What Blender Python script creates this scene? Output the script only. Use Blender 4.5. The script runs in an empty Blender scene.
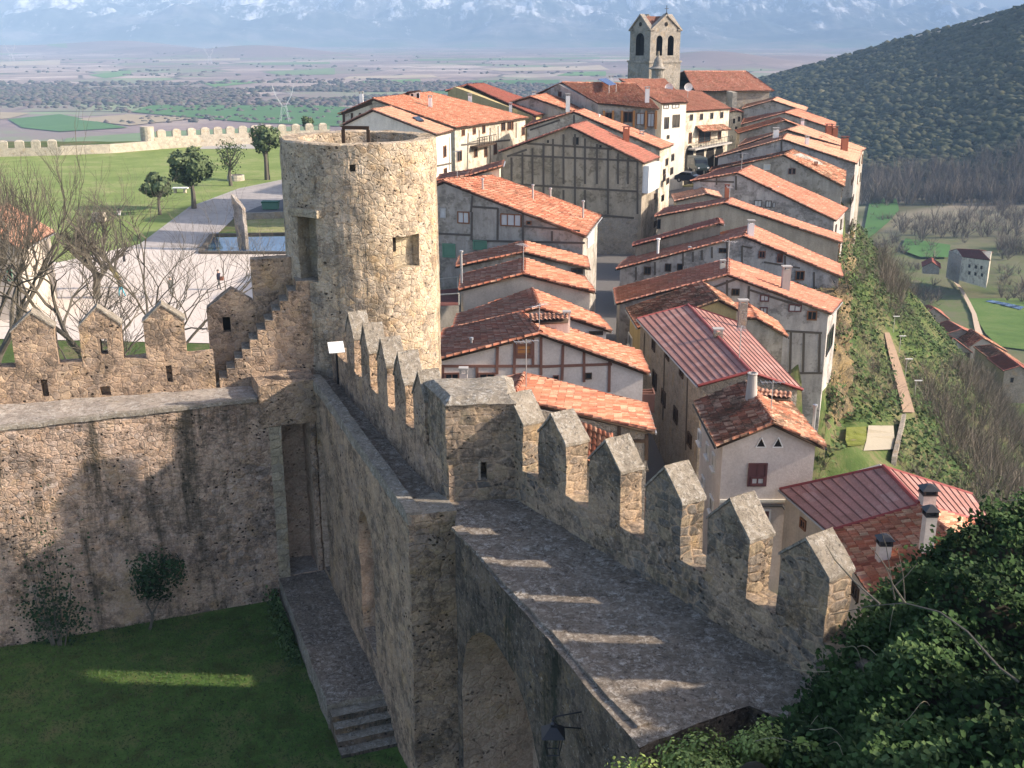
import bpy, bmesh, math, random
import numpy as np
from mathutils import Vector, Matrix, noise
random.seed(7); rng = np.random.default_rng(7)
R = math.radians
sc = bpy.context.scene
col = sc.collection
# ---------------------------------------------------------------- camera
FPX = 1100.0; PITCH = R(17.6)
cd = bpy.data.cameras.new('camera'); cam = bpy.data.objects.new('camera', cd); col.objects.link(cam)
cd.sensor_width = 36; cd.lens = 36*FPX/1024; cd.clip_start = .5; cd.clip_end = 60000
cam.location = (0, 0, 0); cam.rotation_euler = (R(90)-PITCH, 0, 0)
sc.camera = cam
# ---------------------------------------------------------------- sky, sun, exposure
SUN_AZ = (0.9985, -0.055); SUN_EL = R(27)
w = bpy.data.worlds.new('World'); sc.world = w; w.use_nodes = True
nt = w.node_tree; bg = nt.nodes['Background']
sky = nt.nodes.new('ShaderNodeTexSky'); sky.sky_type = 'NISHITA'; sky.sun_disc = False
sky.sun_elevation = SUN_EL; sky.sun_rotation = math.atan2(SUN_AZ[0], SUN_AZ[1]); sky.altitude = 600
sky.air_density = .75; sky.dust_density = 3.0; sky.ozone_density = 1.0
nt.links.new(sky.outputs[0], bg.inputs[0]); bg.inputs[1].default_value = .15
sd = bpy.data.lights.new('sun', 'SUN'); sun = bpy.data.objects.new('sun', sd); col.objects.link(sun)
sd.energy = 4.0; sd.angle = R(1.3); sd.color = (1, .92, .82)
sv = Vector((SUN_AZ[0]*math.cos(SUN_EL), SUN_AZ[1]*math.cos(SUN_EL), math.sin(SUN_EL)))
sun.rotation_euler = sv.to_track_quat('Z', 'Y').to_euler()
sc.view_settings.view_transform = 'Standard'; sc.view_settings.look = 'None'
sc.view_settings.exposure = 1.2; sc.view_settings.gamma = 1; sc.view_settings.use_curve_mapping = False
sc.view_settings.use_white_balance = True; sc.view_settings.white_balance_temperature = 7000; sc.view_settings.white_balance_tint = 13
sc.cycles.max_bounces = 6; sc.cycles.diffuse_bounces = 3; sc.cycles.glossy_bounces = 2
sc.cycles.transparent_max_bounces = 6; sc.cycles.volume_bounces = 0
sc.cycles.use_denoising = True; sc.cycles.volume_max_steps = 64

# ---------------------------------------------------------------- geometry helpers
CP, SP = math.cos(PITCH), math.sin(PITCH)
def ray(x, y): return np.array([x-512.0, FPX*CP+(384-y)*SP, -FPX*SP+(384-y)*CP])
def pz(x, y, z): d = ray(x, y); return d*(z/d[2])
def py(x, y, Y): d = ray(x, y); return d*(Y/d[1])
class Plane:
    def __init__(s, a, b):
        s.a = np.array([a[0], a[1]], float); d = np.array([b[0], b[1]], float)-s.a
        s.len = np.linalg.norm(d); s.d = d/s.len; s.n = np.array([s.d[1], -s.d[0]])
    def hit(s, x, y):
        r = ray(x, y); return r*((s.a@s.n)/(r[:2]@s.n))
    def s_of(s, P): return float((np.array(P[:2])-s.a)@s.d)
    def at(s, t, z, off=0):     # off > 0 goes behind the plane (away from the normal that faces the camera)
        f = -1 if (s.n@s.a) < 0 else 1
        q = s.a+s.d*t+s.n*f*off
        return np.array([q[0], q[1], z])
def T3(p): return (float(p[0]), float(p[1]), float(p[2]))

def setp(o, label=None, cat=None, group=None, kind=None):
    if label: o['label'] = label
    if cat: o['category'] = cat
    if group: o['group'] = group
    if kind: o['kind'] = kind
    return o
def par(o, parent):
    if parent is not None:
        o.parent = parent; o.matrix_parent_inverse = Matrix.Translation(-Vector(wloc(parent)))
def wloc(o):
    v = Vector(o.location)
    if o.parent is not None: v = Vector((0, 0, 0)) if o.type == 'MESH' else v
    return v
def thing(name, label, cat, loc, group=None):
    o = bpy.data.objects.new(name, None); col.objects.link(o); o.location = T3(loc); o.empty_display_size = .3
    return setp(o, label, cat, group)
def link(name, me, mats, parent=None):
    for m in (mats if isinstance(mats, (list, tuple)) else [mats]): me.materials.append(m)
    o = bpy.data.objects.new(name, me); col.objects.link(o); par(o, parent); return o
def np_mesh(name, V, Fc, mats, parent=None, smooth=False, tint=None, midx=None):
    """V n x 3; Fc m x k (k = 3 or 4) numpy"""
    V = np.asarray(V, np.float32); Fc = np.asarray(Fc, np.int32); k = Fc.shape[1]
    me = bpy.data.meshes.new(name)
    me.vertices.add(len(V)); me.vertices.foreach_set('co', V.ravel())
    me.loops.add(Fc.size); me.loops.foreach_set('vertex_index', Fc.ravel())
    me.polygons.add(len(Fc)); me.polygons.foreach_set('loop_start', np.arange(0, Fc.size, k, dtype=np.int32))
    me.polygons.foreach_set('loop_total', np.full(len(Fc), k, np.int32))
    if midx is not None: me.polygons.foreach_set('material_index', np.asarray(midx, np.int32))
    me.update(calc_edges=True)
    if smooth: me.polygons.foreach_set('use_smooth', np.ones(len(Fc), bool))
    if tint is not None:
        a = me.attributes.new('tint', 'FLOAT', 'FACE'); a.data.foreach_set('value', np.asarray(tint, np.float32))
    return link(name, me, mats, parent)

class MB:
    def __init__(s): s.v = []; s.f = []; s.m = []
    def poly(s, pts, m=0):
        b = len(s.v); s.v += [T3(p) for p in pts]; s.f.append(tuple(range(b, b+len(pts)))); s.m.append(m)
    def prism(s, pts, vec, m=0, mcap=None):
        """closed prism: polygon pts extruded by vec (winding fixed by bmesh normals later)"""
        n = len(pts); b = len(s.v); vec = np.array(vec, float)
        s.v += [T3(p) for p in pts]+[T3(np.array(p)+vec) for p in pts]
        mc = m if mcap is None else mcap
        s.f.append(tuple(range(b, b+n))[::-1]); s.m.append(mc)
        s.f.append(tuple(range(b+n, b+2*n))); s.m.append(mc)
        for i in range(n):
            j = (i+1) % n
            s.f.append((b+i, b+j, b+n+j, b+n+i)); s.m.append(m)
    def loft(s, A, B, m=0):
        n = len(A); b = len(s.v); s.v += [T3(p) for p in A]+[T3(p) for p in B]
        s.f.append(tuple(range(b, b+n))[::-1]); s.m.append(m); s.f.append(tuple(range(b+n, b+2*n))); s.m.append(m)
        for i in range(n):
            j = (i+1) % n; s.f.append((b+i, b+j, b+n+j, b+n+i)); s.m.append(m)
    def obox(s, c, ex, ey, ez, m=0):
        """box round c with half-vectors"""
        c, ex, ey, ez = [np.array(q, float) for q in (c, ex, ey, ez)]
        s.prism([c-ex-ey-ez, c+ex-ey-ez, c+ex+ey-ez, c-ex+ey-ez], 2*ez, m)
    def box(s, x0, x1, y0, y1, z0, z1, m=0):
        s.prism([(x0, y0, z0), (x1, y0, z0), (x1, y1, z0), (x0, y1, z0)], (0, 0, z1-z0), m)
    def tube(s, path, rad, n=6, m=0, cap=True):
        P = [np.array(p, float) for p in path]
        if not hasattr(rad, '__len__'): rad = [rad]*len(P)
        b = len(s.v)
        for i, p in enumerate(P):
            d = P[min(i+1, len(P)-1)]-P[max(i-1, 0)]; d /= np.linalg.norm(d)+1e-9
            u = np.cross(d, (0, 0, 1.0)); 
            if np.linalg.norm(u) < .1: u = np.cross(d, (0, 1.0, 0))
            u /= np.linalg.norm(u); v = np.cross(d, u)
            for k in range(n):
                a = 2*math.pi*k/n; s.v.append(T3(p+(u*math.cos(a)+v*math.sin(a))*rad[i]))
        for i in range(len(P)-1):
            for k in range(n):
                k2 = (k+1) % n; s.f.append((b+i*n+k, b+i*n+k2, b+(i+1)*n+k2, b+(i+1)*n+k)); s.m.append(m)
        if cap:
            s.f.append(tuple(range(b, b+n))[::-1]); s.m.append(m)
            e = b+(len(P)-1)*n; s.f.append(tuple(range(e, e+n))); s.m.append(m)
    def lathe(s, c, prof, n=24, m=0):
        b = len(s.v); c = np.array(c, float)
        for (r, z) in prof:
            for k in range(n):
                a = 2*math.pi*k/n; s.v.append((c[0]+r*math.cos(a), c[1]+r*math.sin(a), c[2]+z))
        for i in range(len(prof)-1):
            for k in range(n):
                k2 = (k+1) % n; s.f.append((b+i*n+k, b+i*n+k2, b+(i+1)*n+k2, b+(i+1)*n+k)); s.m.append(m)
        s.f.append(tuple(range(b, b+n))[::-1]); s.m.append(m)
        e = b+(len(prof)-1)*n; s.f.append(tuple(range(e, e+n))); s.m.append(m)
    def mesh(s, name):
        me = bpy.data.meshes.new(name); me.from_pydata(s.v, [], s.f); me.polygons.foreach_set('material_index', s.m)
        bm = bmesh.new(); bm.from_mesh(me); bmesh.ops.recalc_face_normals(bm, faces=bm.faces); bm.to_mesh(me); bm.free()
        return me
    def build(s, name, mats, parent=None, smooth=False):
        me = s.mesh(name)
        if smooth: me.polygons.foreach_set('use_smooth', [True]*len(me.polygons))
        return link(name, me, mats, parent)

def roughen(o, maxlen=.35, amp=.03, iters=7, freq=1.3):
    """break the clean edges of masonry: subdivide and push the vertices about"""
    bm = bmesh.new(); bm.from_mesh(o.data)
    bmesh.ops.remove_doubles(bm, verts=bm.verts, dist=.004)
    bmesh.ops.triangulate(bm, faces=bm.faces)
    for _ in range(iters):
        es = [e for e in bm.edges if e.calc_length() > maxlen]
        if not es: break
        bmesh.ops.subdivide_edges(bm, edges=es, cuts=1, use_grid_fill=False)
        bmesh.ops.triangulate(bm, faces=[f for f in bm.faces if len(f.verts) > 3])
    for v in bm.verts:
        n = noise.noise_vector(v.co*freq)*amp+noise.noise_vector(v.co*freq*4.1)*amp*.6
        v.co += n
    bm.to_mesh(o.data); bm.free()
def boolean(o, cutters):
    for c in cutters:
        md = o.modifiers.new('b', 'BOOLEAN'); md.operation = 'DIFFERENCE'; md.object = c; md.solver = 'EXACT'
    dg = bpy.context.evaluated_depsgraph_get(); dg.update()
    me = bpy.data.meshes.new_from_object(o.evaluated_get(dg)); o.modifiers.clear(); o.data = me
    for c in cutters: bpy.data.objects.remove(c, do_unlink=True)
def cutter(mb):
    me = mb.mesh('cut'); o = bpy.data.objects.new('cut', me); col.objects.link(o); return o

# ---------------------------------------------------------------- materials
class Mt:
    def __init__(s, name, rough=.9, spec=.2):
        s.m = bpy.data.materials.new(name); s.m.use_nodes = True; s.t = s.m.node_tree; s.b = s.t.nodes['Principled BSDF']
        s.b.inputs['Roughness'].default_value = rough; s.b.inputs['Specular IOR Level'].default_value = spec
        s.pos = s.t.nodes.new('ShaderNodeNewGeometry').outputs['Position']
    def n(s, t, **k):
        q = s.t.nodes.new(t)
        for a, b in k.items(): setattr(q, a, b)
        return q
    def l(s, a, b): s.t.links.new(a, b)
    def mapp(s, scale=(1, 1, 1), src=None, rot=(0, 0, 0)):
        q = s.n('ShaderNodeMapping'); q.inputs['Scale'].default_value = scale; q.inputs['Rotation'].default_value = rot
        s.l(src or s.pos, q.inputs['Vector']); return q.outputs[0]
    def noise(s, scale, detail=4, rough=.6, vec=None, out='Fac', dist=0):
        q = s.n('ShaderNodeTexNoise'); q.inputs['Scale'].default_value = scale; q.inputs['Detail'].default_value = detail
        q.inputs['Roughness'].default_value = rough; q.inputs['Distortion'].default_value = dist; s.l(vec or s.pos, q.inputs['Vector']); return q.outputs[out]
    def vor(s, scale, vec=None, feature='F1', out='Color', rnd=1):
        q = s.n('ShaderNodeTexVoronoi', feature=feature); q.inputs['Scale'].default_value = scale
        q.inputs['Randomness'].default_value = rnd; s.l(vec or s.pos, q.inputs['Vector']); return q.outputs[out]
    def ramp(s, src, stops, interp='LINEAR'):
        q = s.n('ShaderNodeValToRGB'); q.color_ramp.interpolation = interp; e = q.color_ramp.elements
        while len(e) < len(stops): e.new(.5)
        for i, (p, c) in enumerate(stops):
            e[i].position = p; e[i].color = (c, c, c, 1) if not hasattr(c, '__len__') else (*c, 1)
        s.l(src, q.inputs[0]); return q.outputs[0]
    def mix(s, f, a, b, mode='MIX'):
        q = s.n('ShaderNodeMix', data_type='RGBA', blend_type=mode)
        for i, val in ((0, f), (6, a), (7, b)):
            sock = q.inputs[i]
            if hasattr(val, 'is_linked'): s.l(val, sock)
            elif hasattr(val, '__len__'): sock.default_value = (*val, 1)
            else: sock.default_value = val if i == 0 else (val, val, val, 1)
        return q.outputs[2]
    def math(s, op, a, b=0):
        q = s.n('ShaderNodeMath', operation=op)
        for sock, val in ((q.inputs[0], a), (q.inputs[1], b)):
            if hasattr(val, 'is_linked'): s.l(val, sock)
            else: sock.default_value = val
        return q.outputs[0]
    def sep(s, v):
        q = s.n('ShaderNodeSeparateXYZ'); s.l(v, q.inputs[0]); return q.outputs
    def tint(s):
        q = s.n('ShaderNodeAttribute', attribute_name='tint'); return q.outputs['Fac']
    def warp(s, amt, scale=2):
        q = s.noise(scale, 2, .5, out='Color'); a = s.n('ShaderNodeVectorMath', operation='MULTIPLY_ADD')
        s.l(q, a.inputs[0]); a.inputs[1].default_value = (amt,)*3; s.l(s.pos, a.inputs[2]); return a.outputs[0]
    def bump(s, h, dist=.03, strength=.8):
        q = s.n('ShaderNodeBump'); q.inputs['Distance'].default_value = dist; q.inputs['Strength'].default_value = strength
        s.l(h, q.inputs['Height']); s.l(q.outputs[0], s.b.inputs['Normal'])
    def col(s, c):
        if hasattr(c, 'is_linked'): s.l(c, s.b.inputs['Base Color'])
        else: s.b.inputs['Base Color'].default_value = (*c, 1)
        return s.m
def plain(name, c, rough=.8, spec=.2, metal=0, var=.15, sc_=3):
    q = Mt(name, rough, spec); q.b.inputs['Metallic'].default_value = metal
    n1 = q.noise(sc_, 5, .7)
    q.col(q.mix(n1, tuple(x*(1-var) for x in c), tuple(min(1, x*(1+var)) for x in c))); return q.m
def stone(name, cols, mortar, scale=3.4, mw=.05, dark=.45, lichen=.3, holes=.4, zst=1.35, bumpd=.05, rnd=.9, stain=None, jm=.6, warp=.3):
    q = Mt(name, .95, .08)
    k_ = (1.2, 1.16, 1.08) if name in ('castle_rubble', 'court_rubble', 'weathered_masonry', 'tower_rubble', 'stained_and_shade_masonry') else (1, 1, 1)
    cols = [tuple(a*b for a, b in zip(c, k_)) for c in cols]; mortar = tuple(a*b for a, b in zip(mortar, k_))
    wv = q.warp(warp, 2.6); v = q.mapp((1, 1, zst), wv)
    cell = q.vor(scale, v, rnd=rnd); edge = q.vor(scale, v, 'DISTANCE_TO_EDGE', 'Distance', rnd); cs = q.sep(cell)
    stops = [(i/(len(cols)-1), c) for i, c in enumerate(cols)]
    base = q.mix(.35, q.ramp(cs[0], stops), q.ramp(q.noise(2.1, 9, .8), [(.22+.56*p, c) for p, c in stops]))
    base = q.mix(q.math('MULTIPLY', q.math('SUBTRACT', cs[1], .3), .45), base, .07)
    # joints: only part of them read, filled with mortar or open and dark
    jn = q.noise(2.4, 5, .75); jm_ = q.ramp(q.math('ADD', edge, q.math('MULTIPLY', q.math('SUBTRACT', q.noise(6, 5, .8), .5), .11)), [(mw*.3, 1), (mw*1.7, 0)])
    c = q.mix(q.math('MULTIPLY', jm_, q.math('MULTIPLY', q.ramp(jn, [(.3, .25), (.6, 1)]), jm)), base, q.mix(q.noise(11, 4, .7), tuple(x*.6 for x in mortar), tuple(x*1.05 for x in mortar)))
    big = q.noise(.5, 6, .7); c = q.mix(q.math('MULTIPLY', q.ramp(big, [(.42, 0), (.6, 1)]), .62), c, q.mix(q.noise(4, 6, .8), tuple(x*.7 for x in mortar), tuple(min(1, x*1.2) for x in mortar)))
    fine = q.noise(15, 8, .85); c = q.mix(.6, c, q.ramp(fine, [(.28, .12), (.5, .5), (.72, .95)]), 'OVERLAY')
    och = q.ramp(q.noise(.8, 6, .8), [(.54, 0), (.66, 1)]); c = q.mix(q.math('MULTIPLY', och, .45), c, (.46, .30, .13))
    dk = q.ramp(q.math('MULTIPLY', q.noise(.9, 8, .8), q.math('ADD', q.noise(6.5, 6, .85), .5)), [(.48, 0), (.58, 1)])
    c = q.mix(q.math('MULTIPLY', dk, dark), c, (.05, .046, .042))
    li = q.ramp(q.noise(8, 8, .85, dist=.5), [(.56, 0), (.64, 1)]); c = q.mix(q.math('MULTIPLY', li, lichen), c, (.66, .63, .58))
    if stain:
        st = q.ramp(q.math('ADD', q.math('MULTIPLY', q.noise(1, 6, .75, vec=q.mapp((.9, .9, .12))), .75), q.math('MULTIPLY', q.noise(7, 6, .85), .25)), [(.50, 0), (.60, 1)])
        c = q.mix(q.math('MULTIPLY', st, stain), c, (.035, .04, .03))
    ho = q.ramp(q.vor(5.2, q.mapp((1, 1, 1.4), wv), out='Distance'), [(.16, 1), (.26, 0)]); hm = q.math('MULTIPLY', ho, q.ramp(q.noise(1.1, 6, .8), [(.50, 0), (.55, 1)]))
    c = q.mix(q.math('MULTIPLY', hm, holes), c, (.018, .016, .014)); q.col(c)
    h = q.math('ADD', q.math('MULTIPLY', q.ramp(edge, [(0, 0), (mw*2.6, 1)]), .5), q.math('ADD', q.math('MULTIPLY', fine, .9), q.math('MULTIPLY', hm, -1.4)))
    q.bump(h, bumpd, 1); return q.m
def lichened(name, base, pale, dk, f=9):
    q = Mt(name, .95, .08); wv = q.warp(.3, 3)
    c = q.ramp(q.noise(1.5, 8, .8), [(.3, tuple(x*.6 for x in base)), (.5, base), (.68, tuple(x*1.5 for x in base))])
    g = q.ramp(q.noise(1.4, 5, .75), [(.34, .2), (.58, 1)])
    c = q.mix(q.math('MULTIPLY', q.math('MULTIPLY', q.ramp(q.noise(f, 8, .88, vec=wv), [(.50, 0), (.58, 1)]), g), .85), c, pale)
    c = q.mix(q.math('MULTIPLY', q.ramp(q.noise(f*1.25, 7, .85, vec=wv), [(.38, 1), (.47, 0)]), .8), c, dk)
    o = q.ramp(q.noise(2.3, 6, .75), [(.63, 0), (.70, 1)]); c = q.mix(q.math('MULTIPLY', o, .6), c, (.34, .24, .10))
    q.col(c); q.bump(q.noise(f, 8, .85, vec=wv), .06, 1); return q.m
def plaster(name, c, dirt=.35, patch=None, stonecol=None, rough=.95):
    q = Mt(name, rough, .1)
    a = q.mix(q.ramp(q.noise(.6, 6, .7), [(.3, 0), (.7, 1)]), tuple(x*.82 for x in c), tuple(min(1, x*1.1) for x in c))
    st = q.ramp(q.noise(1, 6, .72, vec=q.mapp((1.3, 1.3, .22))), [(.42, 0), (.72, 1)])
    a = q.mix(q.math('MULTIPLY', st, dirt), a, tuple(x*.38 for x in c))
    if patch:
        pm = q.ramp(q.noise(.5, 6, .75), [(.5-.0, 0), (.55, 1)])
        sv_ = q.vor(4, q.mapp((1, 1, 1.5)), rnd=.9); sc2 = q.ramp(q.sep(sv_)[0], [(0, tuple(x*.5 for x in patch)), (1, patch)])
        a = q.mix(q.math('MULTIPLY', pm, .8), a, sc2)
    f = q.noise(8, 6, .75); a = q.mix(.3, a, q.ramp(f, [(.3, .3), (.7, .8)]), 'OVERLAY')
    q.col(a); q.bump(f, .03, .5); return q.m
def tiles(name, cols, moss=.35, mosscol=(.10, .09, .06), pale=.25):
    q = Mt(name, .9, .15); t = q.tint()
    base = q.ramp(t, [(i/(len(cols)-1), c) for i, c in enumerate(cols)])
    m1 = q.ramp(q.math('MULTIPLY', q.noise(.7, 6, .75), q.math('ADD', q.noise(6, 4, .7), .5)), [(.44, 0), (.58, 1)])
    c = q.mix(q.math('MULTIPLY', m1, moss), base, mosscol)
    p1 = q.ramp(q.noise(2.2, 5, .8), [(.56, 0), (.68, 1)])
    c = q.mix(q.math('MULTIPLY', p1, pale*.6), c, (.66, .54, .43))
    if 'tiles' in name: c = q.mix(1.0, c, (.90, .83, .80), 'MULTIPLY')
    c = q.mix(.35, c, q.ramp(q.noise(18, 3, .7), [(.3, .25), (.7, .85)]), 'OVERLAY')
    q.col(c); return q.m

M = {}
M['castle'] = stone('castle_rubble', [(.25, .18, .135), (.43, .31, .215), (.31, .255, .22), (.54, .40, .27), (.23, .18, .155)], (.48, .345, .245), 3.6, .05, .6, .35, .9)
M['castle_court'] = stone('court_rubble', [(.36, .26, .20), (.52, .375, .285), (.45, .37, .33), (.47, .30, .19), (.30, .235, .20)], (.54, .40, .31), 4.4, .05, .6, .4, 1, stain=.8)
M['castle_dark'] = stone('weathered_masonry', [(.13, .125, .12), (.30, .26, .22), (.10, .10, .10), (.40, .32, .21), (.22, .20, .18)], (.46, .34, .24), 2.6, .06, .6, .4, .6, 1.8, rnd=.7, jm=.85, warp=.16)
M['castle_stained_and_shade'] = stone('stained_and_shade_masonry', [(.08, .07, .065), (.18, .15, .125), (.06, .057, .054), (.22, .17, .13)], (.22, .17, .135), 3.4, .05, .7, .45, .9, stain=.9)
M['castle_inner_lit'] = stone('painted_light_inner_masonry', [(.55, .40, .30), (.66, .49, .36), (.58, .46, .37)], (.64, .49, .37), 3.2, .05, .25, .2, .6)  # paler mix paints in the light reaching arch and doorway interiors
M['tower'] = stone('tower_rubble', [(.30, .25, .20), (.52, .43, .33), (.40, .36, .32), (.58, .46, .33), (.46, .32, .20), (.36, .31, .26)], (.54, .45, .35), 3.6, .05, .5, .3, .8, jm=.6, stain=.5)
M['ashlar'] = stone('cut_stone', [(.50, .40, .26), (.58, .48, .33), (.46, .41, .33)], (.42, .36, .28), 1.7, .03, .3, .25, .2, 1.9, rnd=.5)
M['cope'] = lichened('lichened_coping', (.29, .25, .195), (.56, .53, .47), (.05, .047, .042), 8)
M['walltop'] = lichened('trodden_wall_top', (.36, .31, .26), (.64, .60, .54), (.10, .09, .075), 6)
M['walk'] = lichened('lichened_walkway', (.22, .18, .14), (.58, .53, .46), (.025, .022, .02), 7)
M['grey_plaster'] = plaster('grey_plaster', (.42, .385, .335), .6, (.30, .27, .22))
M['brown_plaster'] = plaster('brown_plaster', (.37, .32, .25), .6, (.27, .23, .17))
M['blue_plaster'] = plaster('bluish_plaster', (.45, .425, .40), .6, (.30, .28, .26))
M['beige_plaster'] = plaster('beige_plaster', (.44, .385, .30), .5)
M['pink_plaster'] = plaster('pinkish_plaster', (.60, .53, .48), .06)
M['cream_plaster'] = plaster('cream_plaster', (.62, .56, .44), .5, (.42, .36, .28))
M['pale_plaster'] = plaster('pale_plaster', (.70, .66, .56), .4)
M['warm_plaster'] = plaster('warm_plaster', (.50, .44, .37), .35)
M['yellow_plaster'] = plaster('ochre_plaster', (.50, .39, .20), .35)
M['housestone'] = stone('house_rubble', [(.26, .23, .19), (.38, .33, .27), (.30, .28, .26)], (.40, .36, .30), 3.2, .06, .2, .2, .2)
M['farstone'] = stone('pale_far_masonry', [(.50, .43, .33), (.60, .53, .42), (.42, .38, .32)], (.56, .50, .40), 1.6, .06, .2, .2, .1)
O_ = [(.12, .055, .04), (.37, .135, .082), (.46, .19, .12), (.34, .115, .072), (.56, .34, .24), (.43, .16, .095), (.50, .24, .16), (.27, .10, .068)]
M['tile'] = tiles('terracotta_tiles', O_, .35)
M['tile_moss'] = tiles('mossy_terracotta_tiles', [(.09, .05, .035), (.34, .12, .07), (.50, .22, .14), (.20, .085, .055), (.62, .42, .30), (.40, .15, .09), (.14, .07, .05)], .75, (.075, .065, .045), .4)
M['tile_mix'] = tiles('patched_terracotta_tiles', [(.16, .07, .05), (.50, .20, .13), (.66, .50, .36), (.44, .15, .09), (.58, .28, .19), (.28, .10, .07), (.60, .42, .28), (.52, .19, .12)], .3, pale=.3)
M['church_stone'] = stone('church_masonry', [(.26, .24, .20), (.36, .33, .28), (.30, .28, .25)], (.36, .33, .28), 1.6, .06, .35, .2, .2)
M['tile_pink'] = tiles('pink_terracotta_tiles', [(.22, .10, .072), (.41, .165, .115), (.50, .235, .165), (.45, .185, .13), (.58, .36, .27), (.47, .205, .15)], .35, pale=.45)
M['tile_red'] = tiles('red_terracotta_tiles', [(.22, .09, .075), (.37, .155, .12), (.33, .135, .105), (.43, .22, .18)], .35, pale=.3)
M['tile_pale'] = tiles('pale_orange_tiles', [(.30, .15, .10), (.46, .24, .17), (.55, .33, .24), (.50, .28, .20), (.62, .45, .35)], .3, pale=.5)
M['tile_dark'] = tiles('dark_red_tiles', [(.18, .06, .05), (.30, .10, .08), (.26, .085, .07), (.38, .18, .15)], .3, pale=.25)
M['rib'] = tiles('red_roof_sheet', [(.34, .165, .135), (.42, .21, .175), (.38, .185, .15), (.46, .26, .22)], .2, pale=.3)
M['step_shadow_line'] = plain('painted_step_shadow', (.16, .07, .06), .6)
M['ridge_red'] = plain('red_ridge_cap', (.27, .06, .055), .6)
M['wood'] = plain('dark_wood', (.075, .05, .035), .85)
M['wood_grey'] = plain('grey_old_timber', (.11, .095, .08), .9)
M['wood_red'] = plain('reddish_timber', (.20, .10, .075), .85)
M['wood_brown'] = plain('brown_frame', (.22, .10, .05), .7)
M['wood_orange'] = plain('orange_shutter', (.45, .20, .07), .7)
M['green_shut'] = plain('green_shutter', (.12, .25, .17), .7)
M['maroon'] = plain('maroon_shutter', (.13, .055, .055), .6)
M['white'] = plain('white_paint', (.78, .77, .74), .7)
M['black'] = plain('black_metal', (.02, .02, .022), .45, .5)
M['iron'] = plain('dark_iron', (.03, .03, .03), .5, .4)
M['grey_metal'] = plain('galvanised_pipe', (.42, .42, .42), .45, .5, .5)
M['steel'] = plain('pylon_steel', (.62, .62, .62), .6)
M['concrete'] = plain('concrete', (.40, .38, .35), .9)
M['brickred'] = plain('red_brick', (.36, .14, .08), .9)
def glass():
    q = Mt('window_glass', .12, .5); q.col((.02, .025, .03)); return q.m
M['glass'] = glass()
M['curtain'] = plain('pale_curtain', (.55, .56, .55), .9)
M['darkhole'] = plain('dark_interior', (.018, .016, .014), .95)
M['bark'] = plain('grey_bark', (.13, .115, .09), .95, var=.4, sc_=6)
M['bark_lichen'] = plain('lichened_bark', (.17, .15, .07), .95, var=.5, sc_=4)
M['twig'] = plain('pale_twigs', (.23, .20, .165), .95, var=.3)
M['leaf'] = tiles('oak_leaves', [(.045, .07, .03), (.08, .115, .05), (.13, .17, .08), (.06, .085, .045)], 0, pale=0)
M['ivy'] = tiles('ivy_leaves', [(.022, .042, .016), (.036, .075, .022), (.048, .09, .028), (.095, .145, .055), (.028, .056, .02)], 0, pale=0)
M['shrub'] = tiles('yellow_green_leaves', [(.10, .15, .04), (.17, .24, .06), (.26, .32, .10), (.06, .10, .03)], 0, pale=0)
M['court_leaf'] = tiles('dark_shrub_leaves', [(.012, .030, .012), (.022, .05, .02), (.03, .065, .025)], 0, pale=0)
M['scrub'] = tiles('hill_scrub', [(.034, .042, .024), (.052, .062, .032), (.08, .085, .042), (.042, .05, .03), (.13, .12, .065)], 0, pale=0)
M['winterwood'] = tiles('winter_wood', [(.10, .085, .07), (.15, .125, .10), (.19, .165, .135), (.13, .115, .085)], 0, pale=0)
M['hedge'] = tiles('valley_hedges', [(.09, .07, .07), (.12, .095, .085), (.06, .075, .05), (.14, .11, .095)], 0, pale=0)
M['bramble'] = tiles('bramble_leaves', [(.035, .065, .02), (.055, .10, .03), (.085, .13, .045), (.03, .05, .018), (.12, .11, .06)], 0, pale=0)
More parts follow.
